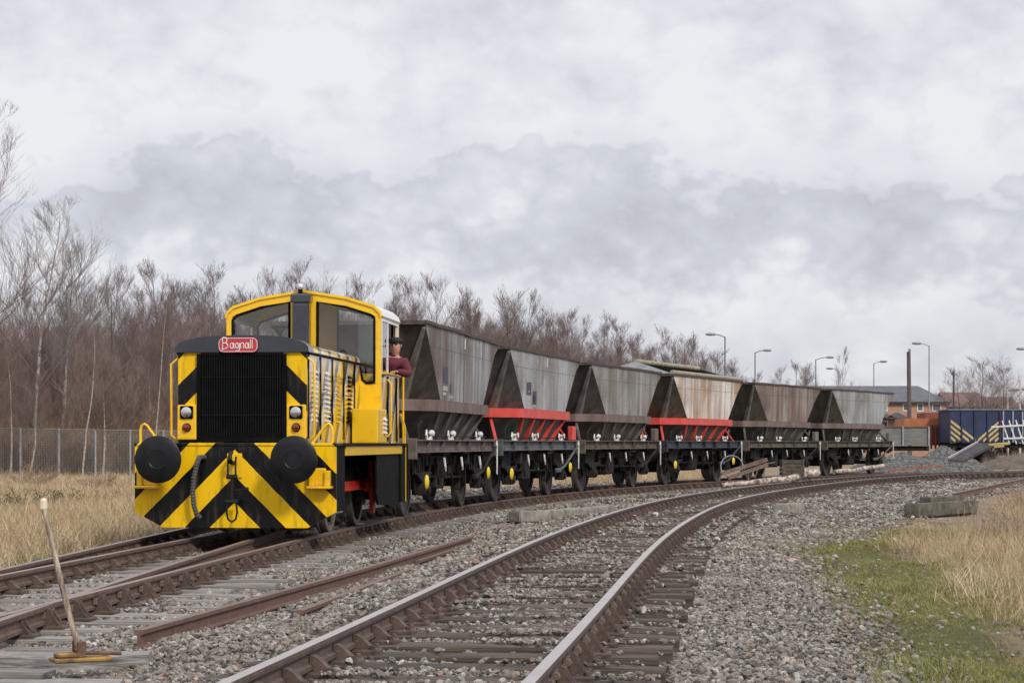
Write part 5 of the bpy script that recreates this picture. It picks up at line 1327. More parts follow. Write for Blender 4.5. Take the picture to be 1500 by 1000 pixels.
# right bank
beams_ = [G(a_, b_, -.2) for a_ in (1345, 1365, 1385, 1405, 1425) for b_ in (752, 760)]
def nearbeam(x, y):
    m_ = np.ones(len(x), bool)
    for p in beams_: m_ &= ~((np.abs(x-p.x-.0) < .55) & (y > p.y-4.5) & (y < p.y+6))
    return m_
A = field(44000, lambda y: tan_x(y), lambda y: .36*y+3.5, 7, 60, lambda x, y, nv, r: (nv > -.38+r.normal(0, .15, len(x))) & (x > tan_x(y)+np.abs(r.normal(0, .35, len(x)))-.12) & (x > edge_x(y)+.1) & (nearbeam(x, y)) & (r.random(len(x)) < .55) & (r.random(len(x)) < np.clip(((x-tan_x(y))/1.6+.15)*(.28+.72*np.clip((y-13)/7, 0, 1)), 0, 1)), 13)
grass('dry_grass', strawn, *A, .45, 1.0, 'tall pale dead grass on the bank at the right')
A = field(64000, lambda y: edge_x(y)-.1, lambda y: np.minimum(.285*y+1.2, edge_x(y)+3.2), 8.5, 34, lambda x, y, nv, r: (nv > -.32+r.normal(0, .2, len(x))) & (x > edge_x(y)+r.normal(.25, .35, len(x))) & (r.random(len(x)) < np.clip(1.25-(x-tan_x(y))/2.5, .3, 1)), 14)
grass('green_turf', grn, *A, .2, .62, 'short mossy green turf along the right edge of the ballast')
A = field(4200, lambda y: np.maximum(edge_x(y)+1.0, .235*y), lambda y: .30*y+2, 30, 75, lambda x, y, nv, r: (x > tan_x(y)+.5) & nearbeam(x, y) & (nv > -.1), 15)
grass('brown_stalks', stalk, *A, .35, .80, 'brown dead stalks and bramble stems at the right edge beside the concrete beams')
A = field(2200, lambda y: 17+0*y, lambda y: 38+0*y, 78, 96, lambda x, y, nv, r: gz(x, y) > .1, 16)
grass('bank_weeds', stalk, *A, .25, .5, 'low brown weeds covering the earth bank below the blue wagons')
A = field(26000, lambda y: edge_x(y)-1.2, lambda y: edge_x(y)+.4, 26, 38, lambda x, y, nv, r: r.random(len(x)) < .3, 17)
grass('moss', grn, *A, .30, .55, 'yellow green moss creeping over the stones near the concrete beams')
# lone weeds in the four foot
wd = [(776, 816), (781, 812), (873, 838), (878, 842), (912, 806), (918, 803), (1075, 812), (1100, 806), (352, 797), (356, 801), (1308, 742), (1300, 746), (230, 820), (90, 735)]
for i, (a, b_) in enumerate(wd):
    g_ = G(a, b_, -.19); q = tuft(200+i, 16 if i not in (8, 9) else 30, .10 if i not in (0, 8) else .30, .05, .004, .5)
    tag(q.build('weed', M_GRN if i % 2 or i == 2 else M_STRAW, None, fix=False), 'small weed tuft growing out of the ballast', 'weed', 'weed tufts in the ballast').location = g_
# ================================================================== fence
M_GALV = M('galvanised', (0.26, 0.26, 0.28), (0.40, 0.40, 0.43), 6, .55, metal=.3)
M_WIRE = M('mesh_wire', (0.26, 0.265, 0.275), (0.36, 0.365, 0.38), 6, .6, metal=.2)
fl = 46; sp = 2.75
fr_ = empty('mesh_fence', F0+Vector((0, 0, 0)), math.atan2(-FD.x, FD.y)+math.pi/2, 'grey welded mesh fence on galvanised posts along the edge of the wood', 'fence')
a0 = -4
for i in range(a0, fl):
    x = i*sp; p = F0+FD*x; z0 = float(gz(p.x, p.y))-.1; dz = -.0035*x
    q = MB(); q.box(x-.055, x+.055, -.04, .04, z0, 1.97+dz, .01); q.build('post', M_GALV, fr_)
mesh_ = MB()
for i in range(a0, fl-1):
    x0, x1 = i*sp+.045, (i+1)*sp-.045; xm = (x0+x1)/2; p = F0+FD*xm; z0 = float(gz(p.x, p.y)); zt = 1.93-.0035*xm
    near = i < 12
    nh = 30 if near else 12; nv_ = 22 if near else 9; rr = .0055 if near else .009
    for j in range(nh+1): z = z0+(zt-z0)*j/nh; mesh_.tube([(x0, 0, z), (x1, 0, z)], rr, 3, cap=False)
    mesh_.tube([(x0, 0, zt+.01), (x1, 0, zt+.01)], .016, 4, cap=False)
    for j in range(nv_+1): x = x0+(x1-x0)*j/nv_; mesh_.tube([(x, .008, z0), (x, .008, zt)], rr, 3, cap=False)
mesh_.build('wire_mesh', M_WIRE, fr_, fix=False)
# ================================================================== loose rails and things beside the tracks
def loose_rail(pts, label, h=.13, roll=0):
    p0 = Vector(pts[0]); o = rail_mesh([Vector((p[0]-p0.x, p[1]-p0.y, 0)) for p in densify(pts, .5)], 0, 'loose_rail', MR_S, None,
              [(-.034, 0), (.034, 0), (.034, -.03), (.012, -.042), (.010, -h+.022), (.055, -h+.012), (.055, -h), (-.055, -h), (-.055, -h+.012), (-.010, -h+.022), (-.012, -.042), (-.034, -.03)])
    o.location = (p0.x, p0.y, p0.z); o.rotation_euler = (0, roll, 0); return tag(o, label, 'rail')
e0, e1 = G(203, 922, -.055), G(690, 785, -.055)
mid = (e0+e1)/2+Vector((.06, 0, 0)); loose_rail([e0, mid, e1], 'long rusty loose rail lying on the ballast between the two tracks')
e0, e1 = G(440, 893, -.13), G(606, 830, -.13); loose_rail([e0, e1], 'short rusty rail lying on its side beside the long loose rail', .11)
e0, e1 = G(612, 820, -.13), G(690, 795, -.13); loose_rail([e0, e1], 'stub of rusty rail beside the far end of the long loose rail', .11)
# point lever
M_PAINT = M('lever_flaking', (0.09, 0.05, 0.035), (0.50, 0.42, 0.32), 5, .7, stretch=(6, 6, .8), bmp=.2)
b0 = G(116, 968, -.098); lv = empty('point_lever', (b0.x, b0.y, -.098), 0, 'leaning hand point lever with flaking white pole on a yellow rusty base', 'lever')
tp = P(64, 742, b0.y+.05)-Vector((b0.x, b0.y, -.098))
q = MB(); q.tube([(0, 0, .06), (tp.x*.5, .025, tp.z*.5), (tp.x, .05, tp.z)], [.020, .018, .017], 8); q.build('pole', M_PAINT, lv, auto=60)
q = MB(); q.lathe([(.019, 0), (.024, .01), (.022, .06), (.01, .075)], (tp.x, .05, tp.z-.02), 'z', 8); q.build('grip', M('grip_cream', (.6, .52, .38), (.7, .62, .46), 9, .6), lv)
MLB = M('lever_yellow_rust', (0.10, 0.055, 0.03), (0.34, 0.21, 0.05), 11, .75, bmp=.4)
rot = Matrix.Rotation(math.radians(28), 4, 'Z')
q = MB(); q.box(-.17, .19, -.09, .09, 0, .028, .008, mat=rot); q.box(-.15, -.02, -.055, .055, .028, .06, .01, mat=rot); q.build('base_plate', MLB, lv)
q = MB()
for y in (-.05, .05): q.box(-.03, .03, y-.010, y+.010, .028, .13, .006, mat=rot)
q.tube([(0, -.07, .09), (0, .07, .09)], .018, 8); q.tube([(.0, .0, .05), (.12, .03, .05), (.24, .10, .04)], .014, 6); q.build('bracket', M('lever_rust', (.09, .05, .035), (.17, .10, .07), 12, .85, bmp=.5), lv)
M_WOODP = M('timber_pale', (0.11, 0.10, 0.093), (0.36, 0.34, 0.325), 5, 0.9, stretch=(0.7, 7, 7), bmp=0.9, bscale=9, bdist=0.012)
# long timbers under the lever
for i, (x0, x1, py, lab) in enumerate(((-60, 220, 958, 'long pale grey timber under the point lever, the one reaching farther right'), (-90, 178, 999, 'long pale grey timber nearest the camera at bottom left'))):
    a_, b_ = G(x0, py, -.115), G(x1, py-3, -.115); L = (b_-a_).length; me = sleeper_mesh(77+i, L, .28, .15, M_WOODP); o = bpy.data.objects.new('timber', me); C.objects.link(o)
    o.location = ((a_+b_)/2)+Vector((0, 0, 0)); o.rotation_euler = (0, 0, math.atan2(b_.y-a_.y, b_.x-a_.x)); tag(o, lab, 'timber')
M_CONC = M('old_concrete', (0.16, 0.145, 0.12), (0.32, 0.30, 0.265), 5, .95, bmp=.8, bscale=9, bdist=.02)
M_CONCD = M('mossy_concrete', (0.05, 0.047, 0.036), (0.14, 0.13, 0.105), 5, .95, bmp=.8, bscale=9, bdist=.02)
def block(px0, py0, px1, py1, w, h, mat, label, name='concrete_block', z=-.2, cat='block'):
    """a worn bar lying from one ground point to another"""
    a_, b_ = G(px0, py0, z), G(px1, py1, z); L = (b_-a_).length; bm = bmesh.new()
    bmesh.ops.create_cube(bm, size=1)
    bmesh.ops.scale(bm, vec=(L, w, h), verts=bm.verts); bmesh.ops.bevel(bm, geom=bm.edges[:], offset=.02, segments=2, affect='EDGES')
    long_e = [e for e in bm.edges if abs(e.verts[0].co.x-e.verts[1].co.x) > L*.5]; bmesh.ops.subdivide_edges(bm, edges=long_e, cuts=max(3, int(L/.12)))
    for v in bm.verts: nv = noise.noise_vector(v.co*6+Vector((px0, 0, 0))); v.co += nv*.016
    q = MB(); q.bm(bm); o = q.build(name, mat, None); o.location = ((a_+b_)/2)+Vector((0, w*.5, h/2-.02)); o.rotation_euler = (0, 0, math.atan2(b_.y-a_.y, b_.x-a_.x)); return tag(o, label, cat)
block(753, 764, 800, 762, .30, .20, M_CONC, 'weathered concrete block at the left end of the row lying between the tracks')
block(801, 761, 846, 756, .30, .19, M_CONC, 'middle concrete block of the row lying between the tracks')
block(846, 757, 893, 750, .30, .17, M_CONC, 'long low concrete block at the right end of the row lying between the tracks')
block(1144, 753, 1167, 751, .35, .22, M_CONC, 'single square concrete block on the ballast right of the curved track')
block(1337, 756, 1425, 750, .30, .26, M_CONCD, 'mossy concrete beam lying at the edge of the dead grass on the right')
block(1357, 737, 1407, 734, .30, .16, M_CONCD, 'smaller mossy concrete beam lying behind the big one on the right')
e0, e1 = G(1396, 722, -.05), G(1502, 700, -.05); loose_rail([e0, e1], 'rusty loose rail at the right edge lying beyond the mossy concrete beams', .15)
# broken steel frame, logs, crate beside the far wagons
M_SCR = M('scrap_rust', (0.11, 0.07, 0.055), (0.24, 0.17, 0.135), 7, .8, bmp=.4)
Df = 59.5; fb = P(1090, 708, Df); sf = empty('scrap_frame', (fb.x, fb.y, fb.z), 0, 'broken rusty steel ramp frame propped up beside the red banded wagon', 'scrap metal')
def lp_(px, py, dd=0): return P(px, py, Df+dd)-fb
q = MB()
for dd in (0, .55):
    for a_, b_ in (((1056, 694), (1123, 673)), ((1066, 700), (1124, 680))):
        q.tube([lp_(a_[0]+dd*2, a_[1], dd), lp_(b_[0]+dd*2, b_[1], dd)], .075, 4)
q.build('beam', M_SCR, sf)
q = MB()
for a_, b_ in (((1056, 694), (1053, 706)), ((1068, 698), (1070, 708)), ((1096, 686), (1096, 706)), ((1112, 680), (1106, 700)), ((1121, 676), (1119, 696)), ((1121, 679), (1136, 677))):
    q.tube([lp_(*a_), lp_(*b_)], .022, 6)
q.build('leg', M_SCR, sf)
M_LOG = M('birch_log', (0.10, 0.07, 0.05), (0.58, 0.50, 0.43), 9, .85, stretch=(1, 1, 1), bmp=.6)
def log(p, q_, r0, label, name='log'):
    d = q_-p; pts = [p+d*t+Vector((0, 0, .012*math.sin(t*7))) for t in np.linspace(0, 1, 12)]; c0 = (p+q_)/2
    m_ = MB(); m_.tube([v-c0 for v in pts], [r0*random.Random(i).uniform(.8, 1.1) for i in range(12)], 10); o = m_.build(name, M_LOG, None, auto=60); o.location = c0; return tag(o, label, 'log')
log(P(1057, 711, 58.5), P(1112, 705, 59), .08, 'ragged pale birch log under the scrap frame')
log(P(1110, 706, 59.5), P(1168, 699, 60.5), .11, 'thick ringed birch log lying right of the scrap frame')
log(P(1222, 691, 65), P(1262, 687.5, 66), .075, 'pale peeled log lying in front of the farthest hopper wagon')
log(P(1262, 686.5, 66), P(1294, 682, 67.5), .08, 'pale log end to end with another, nearest the gravel heaps')
log(P(1172, 694, 62.5), P(1196, 692.5, 63), .16, 'dark stubby log beside the wooden crate')
q = MB(); cb = P(1160, 697, 61)
for i in range(4): q.box(-.33, .33, -.24, -.20, .03+i*.12, .13+i*.12, .006); q.box(-.33, .33, .20, .24, .03+i*.12, .13+i*.12, .006); q.box(-.36, -.33, -.2, .2, .03+i*.12, .13+i*.12); q.box(.33, .36, -.2, .2, .03+i*.12, .13+i*.12)
for sx in (-.31, .31): q.box(sx-.025, sx+.025, -.27, -.242, 0, .52, .004)
q.box(-.33, .33, -.2, .2, .03, .06); o = tag(q.build('crate', M('crate_dark', (.05, .042, .032), (.11, .095, .075), 6, .9, bmp=.4), None), 'dark wooden crate standing beside the rust brown wagon', 'crate'); o.location = cb
q = MB(); R_ = .34
q.tube([(R_*math.cos(a), 0, R_*math.sin(a)) for a in [2*math.pi*i/28 for i in range(29)]], .014, 6, cap=False)
o = tag(q.build('wire_hoop', M_GALV, None, fix=False), 'pale thin hoop leaning against the wheels of the wagon with roof tubes', 'hoop'); o.location = P(1072, 683, 60.3); o.rotation_euler = (math.radians(-12), 0, 0)
for i, (a_, b_, c_, d_) in enumerate(((1325, 688, 1352, 683.5), (1352, 684, 1385, 683), (1300, 688, 1330, 687))):
    q = MB(); p, e = P(a_, b_, 78-i), P(c_, d_, 78-i); q.tube([p-p, e-p], .05, 4); o = tag(q.build('rusty_bar', M('bar_rust', (.22, .08, .05), (.34, .13, .08), 8, .8), None), ['rusty red bar left of the others in front of the gravel heaps', 'rusty red bar farthest right in front of the gravel heaps', 'rusty red bar next to the pale log'][i], 'bar'); o.location = p
# gravel heaps
def heap(px, py_top, D, w, dpt, label, seed):
    g = P(px, py_top, D); ht = g.z+.25; q = MB(); n = 26; vs = []; fs = []
    for j in range(n+1):
        for i in range(n+1):
            u, v = 2*i/n-1, 2*j/n-1; rr = math.sqrt(u*u+v*v); hh = max(0, 1-rr)**.8*ht*(1+.25*noise.noise(Vector((u*3, v*3, seed))))
            vs.append((u*w, v*dpt, hh+.03*noise.noise(Vector((u*14, v*14, seed)))*(1 if rr < 1 else 0)-(.05 if rr >= .98 else 0)))
    for j in range(n):
        for i in range(n): a = j*(n+1)+i; fs.append((a, a+1, a+n+2, a+n+1))
    q.add(vs, fs)
    m = MATS.get('heap')
    if not m:
        m, nt, b = new_mat('heap'); b.inputs['Roughness'].default_value = .95; co = objco(nt); vo = nt.nodes.new('ShaderNodeTexVoronoi'); vo.inputs['Scale'].default_value = 11; nt.links.new(co, vo.inputs['Vector'])
        sc_ = nt.nodes.new('ShaderNodeSeparateColor'); nt.links.new(vo.outputs['Color'], sc_.inputs[0]); nt.links.new(ramp(nt, sc_.outputs[0], [(0, (.05, .05, .05)), (.5, (.10, .10, .097)), (1, (.19, .19, .185))]), b.inputs['Base Color']); bump(nt, b, vo.outputs['Distance'], 1, .08); MATS['heap'] = m
    o = q.build('gravel_heap', m, None, fix=False); o.location = (g.x, D, -.24); tag(o, label, 'gravel heap')
heap(1325, 662, 88, 2.9, 2.6, 'wide grey gravel heap beside the farthest hopper wagon', 1)
heap(1385, 653, 92, 2.4, 2.4, 'grey gravel heap in front of the end of the blue wagon', 2)
heap(1290, 668, 90, 2.0, 2.0, 'low grey gravel heap partly hidden by the farthest hopper wagon', 3)
# ================================================================== right background
def box_on(px0, px1, py0, py1, D, depth, name, mat, parent, bev=.01, pz=None):
    a_, b_ = P(px0, py1, D), P(px1, py0, D); q = MB(); l = parent.location if parent else Vector()
    q.box(a_.x-l.x, b_.x-l.x, D-l.y, D+depth-l.y, a_.z-l.z, b_.z-l.z, bev); return q.build(name, mat, parent)
g0 = P(1320, 648, 96)
wg = empty('open_wagon', (g0.x, 96, 0), 0, 'weathered grey plank open wagon behind the gravel heaps', 'wagon')
M_PLK = M('grey_planks', (.11, .11, .105), (.22, .225, .21), 4, .9, stretch=(.5, 1, 8), bmp=.4)
box_on(1284, 1361, 626, 652, 96, 2.4, 'plank_side', M_PLK, wg)
box_on(1281, 1362, 624, 626, 95.95, 2.5, 'top_rail', M('rail_brown', (.11, .05, .045), (.18, .09, .08), 5, .8), wg)
for px in (1284, 1323, 1361): box_on(px-1.2, px+1.2, 625, 653, 95.9, .09, 'stanchion', M('stanchion_pale', (.24, .25, .24), (.32, .33, .32), 5, .7), wg)
box_on(1284, 1361, 653, 660, 96.2, 2.0, 'underframe', M_UF, wg)
M_OR = M('orange_rust', (.30, .105, .045), (.42, .16, .07), 5, .8, stretch=(1, 1, .5), bmp=.2)
M_DR = M('dark_red_rust', (.17, .04, .03), (.27, .075, .055), 5, .8, stretch=(1, 1, .5), bmp=.2)
sk = empty('tipper_wagon', (P(1350, 648, 100).x, 100, 0), 0, 'orange tipping wagon body with ribbed red end beside the blue wagon', 'wagon')
q = MB(); pts = [P(x, y, 100)-sk.location for x, y in ((1322, 626), (1325, 612.5), (1383, 612.5), (1385, 618), (1385, 626))]; q.prism([(p.x, p.z) for p in pts], 'y', 0, 2.4); q.build('tub', M_OR, sk)
q = MB(); pts = [P(x, y, 99.9)-sk.location for x, y in ((1362, 652), (1362, 622), (1392, 621), (1392, 652))]; q.prism([(p.x, p.z) for p in pts], 'y', -.02, 2.3)
for px in (1365, 1371, 1377, 1383, 1389): a_ = P(px, 624, 99.8)-sk.location; a_.z = max(a_.z, .9); q.box(a_.x-.04, a_.x+.04, -.14, -.022, .95, P(px, 623, 99.8).z)
q.build('ribbed_end', M_DR, sk)
q = MB(); pts = [P(x, y, 104)-sk.location for x, y in ((1351, 613), (1351, 604.5), (1391, 604.5), (1391, 620), (1384, 620))]; q.prism([(p.x, p.z) for p in pts], 'y', 3.2, 5.4); q.build('rear_tub', M_DR, sk)
M_BLUE = None
m, nt, b = new_mat('blue_wagon_paint'); b.inputs['Roughness'].default_value = .5
nt.links.new(dirt_over(nt, ramp(nt, noise_(nt, objco(nt, (1, 1, .4)), 1.5, 6, .65), [(.35, (.008, .018, .055)), (.65, (.016, .034, .095))]), (.07, .055, .05), .6, 4), b.inputs['Base Color']); M_BLUE = m
Db = 97; bw = empty('blue_wagon', (P(1430, 648, Db).x, Db, 0), 0, 'dark blue box wagon with cream chevron stripes at the end nearest the gravel heaps', 'wagon')
box_on(1391, 1466, 601, 648, Db, 2.6, 'body', M_BLUE, bw, .02)
box_on(1389, 1468, 599, 601, Db-.05, 2.7, 'top_rail', M('rail_blue_grey', (.10, .13, .16), (.16, .20, .24), 5, .6), bw)
for px in (1391.8, 1409, 1428, 1447, 1465): box_on(px-1, px+1, 602, 648, Db-.08, .078, 'stanchion', M_BLUE, bw)
M_CRM = M('stripe_cream', (.42, .32, .12), (.56, .44, .19), 5, .7)
def stripe(a_, b_, w=2.1):
    p, q_ = P(a_[0], a_[1], Db-.10)-bw.location, P(b_[0], b_[1], Db-.10)-bw.location; hw_ = w/F*Db; q = MB(); q.prism([(p.x, p.z-hw_), (q_.x, q_.z-hw_), (q_.x, q_.z+hw_), (p.x, p.z+hw_)], 'y', -.012, 0); q.build('stripe', M_CRM, bw)
for a_, b_ in (((1393, 616), (1430, 645)), ((1393, 624), (1420, 645.5)), ((1393, 632), (1410, 645.5)), ((1393, 640), (1400, 645.5)), ((1433, 645), (1464, 618)), ((1441, 645.5), (1464, 626)), ((1450, 645.5), (1464, 634)), ((1458, 645.5), (1464, 641))): stripe(a_, b_)
box_on(1393, 1466, 649, 655, Db+.2, 2.2, 'underframe', M_UF, bw)
for px in (1404, 1452):
    p = P(px, 655, Db)-bw.location
    for yy in (.3, 2.0): q = MB(); q.lathe([(.40, 0), (.42, .05), (.42, .12), (.1, .13)], (p.x, yy, .45), 'y', 18); q.build('wheel', M_UF, bw)
Db2 = 99; bw2 = empty('blue_wagon', (P(1500, 648, Db2).x, Db2, 0), 0, 'second dark blue wagon with pale stanchions at the right edge behind the white hurdles', 'wagon')
box_on(1469, 1580, 601, 648, Db2, 2.6, 'body', M_BLUE, bw2, .02); box_on(1468, 1582, 599, 601, Db2-.05, 2.7, 'top_rail', M('rail_blue_grey', (.10, .13, .16)), bw2)
for px in (1470, 1484, 1498, 1516, 1534, 1560): box_on(px-1, px+1, 602, 648, Db2-.08, .078, 'stanchion', M_GALV, bw2)
box_on(1470, 1580, 649, 656, Db2+.2, 2.2, 'underframe', M_UF, bw2)
# white hurdles
Dh = 86.5
hd_ = empty('white_hurdle', (P(1490, 652, Dh).x, Dh, 0), 0, 'white painted slatted hurdle leaning on the earth bank at the right edge', 'barrier')
q = MB(); l = hd_.location
for i in range(6):
    a_, b_ = P(1468+i*10, 616-i*.5, Dh)-l, P(1479+i*10, 650, Dh)-l; q.tube([a_, b_], .036, 4)
q.build('slat', M_WP, hd_)
q = MB(); q.tube([P(1452, 625, Dh-.06)-l, P(1530, 621, Dh-.06)-l], .05, 4); q.tube([P(1470, 642, Dh-.06)-l, P(1535, 640, Dh-.06)-l], .05, 4); q.build('rail', M_WP, hd_)
q = MB(); p = P(1464, 652, 84.5); q.box(-.45, .45, -.03, .03, 0, .10, .01); q.box(-.25, .2, -.028, .028, -.09, -.002, .01); o = tag(q.build('cream_board', M_CRM, None), 'cream board lying on top of the earth bank', 'board'); o.location = p; o.rotation_euler = (.2, -.08, 0)
# grey ramp
rp0 = [P(1389, 672, 80), P(1412, 674, 80), P(1457, 650, 85), P(1432, 648, 85)]
q = MB(); c0 = sum(rp0, Vector())/4; vs = [p-c0 for p in rp0]+[p-c0-Vector((0, 0, .10)) for p in rp0]; q.add(vs, [(0, 1, 2, 3), (7, 6, 5, 4), (0, 4, 5, 1), (1, 5, 6, 2), (2, 6, 7, 3), (3, 7, 4, 0)])
rmp = q.build('ramp', M('ramp_grey', (.05, .048, .05), (.09, .088, .09), 3, 1.0, spec=.05, stretch=(1, 1, 1), bmp=.3), None); rmp.location = c0; tag(rmp, 'grey board ramp sloping up onto the earth bank', 'ramp')
q = MB(); q.tube([rp0[0]-c0+Vector((0, -.02, .03)), rp0[3]-c0+Vector((0, -.02, .03))], .05, 4); q.build('ramp_edge', M_GALV, rmp)
# houses
def brick(name, a, b_):
    if name in MATS: return MATS[name]
    m, nt, b = new_mat(name); b.inputs['Roughness'].default_value = .9
    t = nt.nodes.new('ShaderNodeTexBrick'); t.inputs['Color1'].default_value = a+(1,); t.inputs['Color2'].default_value = b_+(1,); t.inputs['Mortar'].default_value = (.30, .25, .21, 1); t.inputs['Scale'].default_value = 1.0
    t.inputs['Brick Width'].default_value = .225; t.inputs['Row Height'].default_value = .075; t.inputs['Mortar Size'].default_value = .01
    mp = nt.nodes.new('ShaderNodeMapping'); mp.inputs['Rotation'].default_value = (math.pi/2, 0, 0); nt.links.new(objco(nt), mp.inputs[0]); nt.links.new(mp.outputs[0], t.inputs['Vector']); nt.links.new(t.outputs[0], b.inputs['Base Color']); MATS[name] = m; return m
def slate(name, a, b_):
    if name in MATS: return MATS[name]
    m, nt, b = new_mat(name); b.inputs['Roughness'].default_value = .75
    co = objco(nt); c = ramp(nt, noise_(nt, co, 1.2, 6, .6), [(.35, a), (.65, b_)]); s = nt.nodes.new('ShaderNodeSeparateXYZ'); nt.links.new(co, s.inputs[0])
    ln = math_(nt, 'LESS_THAN', math_(nt, 'FRACT', math_(nt, 'MULTIPLY', s.outputs[2], 6.5)), .14); c = mixc(nt, math_(nt, 'MULTIPLY', ln, .4), c, (.03, .03, .035)); nt.links.new(c, b.inputs['Base Color']); MATS[name] = m; return m
BR = brick('red_brick', (.40, .17, .10), (.33, .125, .075)); BR2 = brick('orange_brick', (.48, .25, .14), (.42, .20, .12)); SLT = slate('slate_roof', (.085, .09, .105), (.125, .13, .145)); TIL = slate('tile_roof', (.15, .085, .078), (.21, .12, .11))
MWIN = M('upvc_white', (.72, .72, .72), None, 5, .4); MPANE = M('dark_pane', (.05, .055, .06), (.14, .15, .155), 2, .12)
def house(name, label, px0, px1, eave, ridge, D, depth, wall, roof_m, wins, hip=(0, 0), porch=()):
    x0, x1 = P(px0, 648, D).x, P(px1, 648, D).x; ze, zr = P(0, eave, D).z, P(0, ridge, D).z; cx = (x0+x1)/2
    h_ = empty(name, (cx, D, -.4), 0, label, 'house'); z0 = .4
    q = MB(); q.box(x0-cx, x1-cx, 0, depth, 0, ze+z0); q.build('wall', wall, h_)
    q = MB(); o_ = .35; w2 = (x1-x0)/2+o_; hz = zr-ze; e = ze+z0+.002
    vs = [(-w2, -o_, e), (w2, -o_, e), (w2, depth+o_, e), (-w2, depth+o_, e), (-w2+hip[0], depth/2, e+hz), (w2-hip[1], depth/2, e+hz)]
    q.add(vs, [(0, 1, 5, 4), (2, 3, 4, 5), (1, 2, 5), (3, 0, 4), (3, 2, 1, 0)]); q.build('roof', roof_m, h_)
    q = MB(); q.box(-w2, w2, -o_-.1, -o_-.002, e-.14, e+.02); q.build('gutter', M('gutter_dark', (.03, .03, .032)), h_)
    for (wx, wy0, wy1, wn) in wins:
        hw_ = wn/2/F*D; wz0, wz1 = P(0, wy1, D).z+z0, P(0, wy0, D).z+z0; xx = P(wx, 0, D).x-cx
        f = MB(); f.box(xx-hw_, xx+hw_, -.05, -.002, wz0, wz0+.12); f.box(xx-hw_, xx+hw_, -.05, -.002, wz1-.10, wz1)
        nm = max(2, int(round(hw_*2/.65))+1)
        for j in range(nm): u = xx-hw_+.04+(2*hw_-.08)*j/(nm-1); f.box(u-.045, u+.045, -.05, -.002, wz0+.121, wz1-.101)
        wf = f.build('window', MWIN, h_); g = MB(); g.box(xx-hw_+.05, xx+hw_-.05, -.022, -.004, wz0+.10, wz1-.08); g.build('pane', MPANE, wf)
    for (wx, py, w_) in porch:
        xx = P(wx, 0, D).x-cx; zz = P(0, py, D).z+z0; q = MB(); q.prism([(xx-w_, zz-w_*.45), (xx+w_, zz-w_*.45), (xx, zz)], 'y', -1.2, -.002); q.build('porch_roof', SLT, h_)
    return h_
house('brick_house', 'long two storey brick terrace with slate roof rising behind the farthest hopper wagon', 1190, 1386, 588.5, 563.5, 215, 8, BR2, SLT, [(1225, 592, 603, 10), (1262, 592, 603, 10), (1296, 591, 602, 9), (1327, 591, 602, 9), (1348, 590.5, 602.5, 9), (1372, 590.5, 602.5, 13), (1296, 616, 628, 9), (1348, 616, 628, 9), (1372, 616, 628, 9)], (0, 2.6), [(1312, 604, 1.4), (1292, 604, 1.2)])
house('brick_house', 'brick house with red tiled roof to the right of the slate roofed terrace', 1390, 1440, 596, 573, 240, 8, BR, TIL, [(1405, 600, 611, 10), (1425, 600, 611, 10)])
house('brick_house', 'tile roofed house mostly hidden by bare trees behind the second blue wagon', 1442, 1490, 598, 580, 250, 8, BR, TIL, [(1455, 602, 612, 9)])
# pale gabled building at the right edge
D = 150; x0 = P(1466, 0, D).x; pb = empty('gabled_building', (x0+7, D, -.4), 0, 'pale rendered building with long sloping verge at the right edge', 'building')
MPB = M('pale_render', (.52, .47, .46), (.62, .57, .55), 3, .8)
def zz(py): return P(0, py, D).z+.4
q = MB(); q.prism([(-1.0, 0), (8, 0), (8, zz(540)), (3.2, zz(546)), (-1.0, zz(566))], 'y', .05, 9); q.build('wall', M('building_wall', (.30, .20, .17), (.38, .26, .22), 3, .9), pb)
q = MB()
q.prism([(-4.2, zz(566)), (-4.2, zz(569.5)), (3.2, zz(552)), (8.5, zz(546)), (8.5, zz(541)), (3.2, zz(547))], 'y', -.6, 9.5); q.build('roof', MPB, pb)
q = MB(); a_ = P(1474, 0, D).x-x0-7; q.box(a_-.07, a_+.07, -.5, -.36, 0, zz(563), 0); a_ = P(1492, 0, D).x-x0-7; q.box(a_-.07, a_+.07, -.5, -.36, 0, zz(556), 0); q.build('post', MPB, pb)
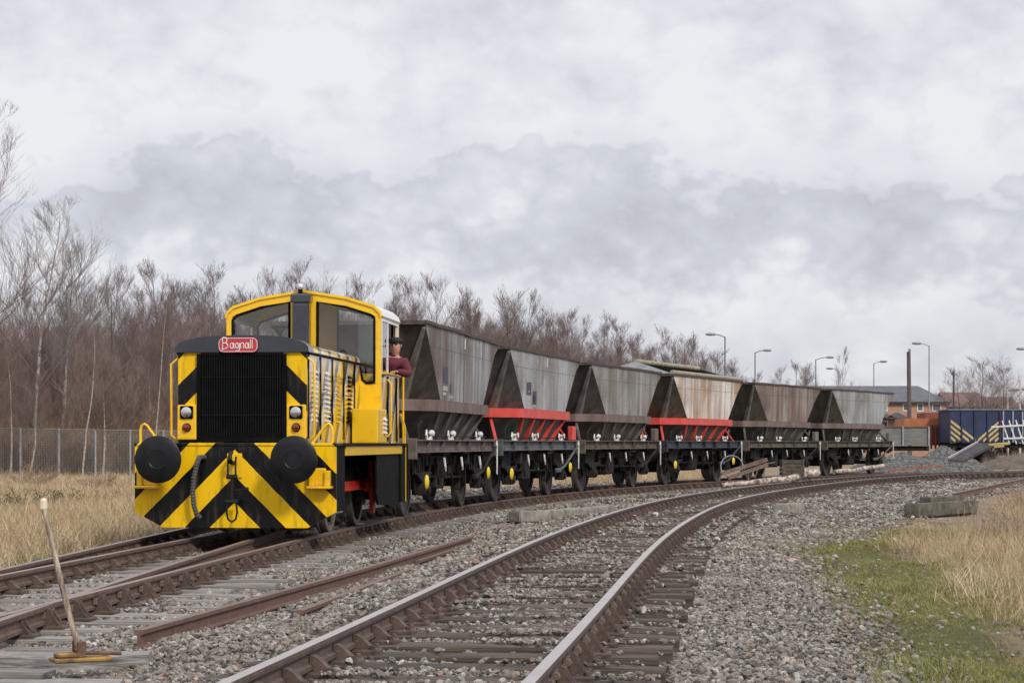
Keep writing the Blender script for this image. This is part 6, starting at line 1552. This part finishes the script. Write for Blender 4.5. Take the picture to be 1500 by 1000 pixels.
# lamps and poles
def lamp(px, top, hx, D, label, mat):
    g = P(px, 648, D); r_ = empty('street_lamp', (g.x, D, -.4), 0, label, 'street lamp'); ht = P(0, top, D).z+.4; dx = (hx-px)/F*D
    q = MB(); q.tube([(0, 0, 0), (0, 0, 1.5), (0, 0, 1.52), (0, 0, ht)], [.085, .08, .055, .04], 8); q.build('pole', mat, r_)
    q = MB(); q.tube([(0, 0, ht-.05), (dx*.35, 0, ht+.10), (dx*.8, 0, ht+.16)], .03, 6); q.build('arm', mat, r_)
    q = MB(); q.lathe([(.03, -.34), (.08, -.26), (.105, 0), (.085, .24), (.03, .32)], (dx*.95, 0, ht+.15), 'x', 10); q.build('lamp_head', M('lamp_head_grey', (.16, .16, .17), (.26, .26, .27), 5, .5), r_)
ML1 = M('lamp_pole_grey', (.20, .21, .22), (.30, .31, .32), 3, .6, metal=.2); ML2 = M('lamp_pole_dark', (.08, .085, .10), (.13, .135, .15), 3, .6)
lamp(1361, 506, 1342, 137, 'tall grey street lamp with its head to the left, in front of the slate roof', ML1)
lamp(1280, 532, 1295, 167, 'grey street lamp with its head to the right, above the farthest hopper wagon', ML1)
lamp(1228, 542, 1215, 182, 'small street lamp with its head to the left, beside the pale thin tree', ML1)
lamp(1195, 526, 1217, 160, 'street lamp with its arm to the right, above the last two hopper wagons', ML2)
lamp(1106, 516, 1125, 147, 'street lamp among the trees above the rust brown wagon, head to the right', ML2)
lamp(1062, 493, 1040, 126, 'dark street lamp with its head to the left, above the wagon with roof tubes', ML2)
lamp(1507, 514, 1495, 137, 'street lamp whose head just reaches in at the right edge', ML2)
M_PL = M('pole_wood', (.07, .055, .052), (.13, .105, .10), 3, .9, stretch=(3, 3, .6))
def pole(p0, p1, D, r, label):
    a_, b_ = P(p0[0], 648, D), P(p1[0], p1[1], D); r_ = empty('wooden_pole', (a_.x, D, -.4), 0, label, 'pole')
    q = MB(); q.tube([(0, 0, 0), (b_.x-a_.x, 0, b_.z+.4)], [r, r*.85], 10); q.build('mast', M_PL, r_)
    q = MB(); q.lathe([(r*.5, 0), (r*.55, .15), (r*.3, .2)], (b_.x-a_.x+r*.4, 0, b_.z+.4), 'z', 8); q.build('pole_cap', ML1, r_)
pole((1333, 610), (1331, 515), 118, .14, 'stout dark leaning wooden pole standing in front of the brick terrace')
pole((1397, 600), (1397, 543), 150, .085, 'thin wooden pole to the right of the slate roof')
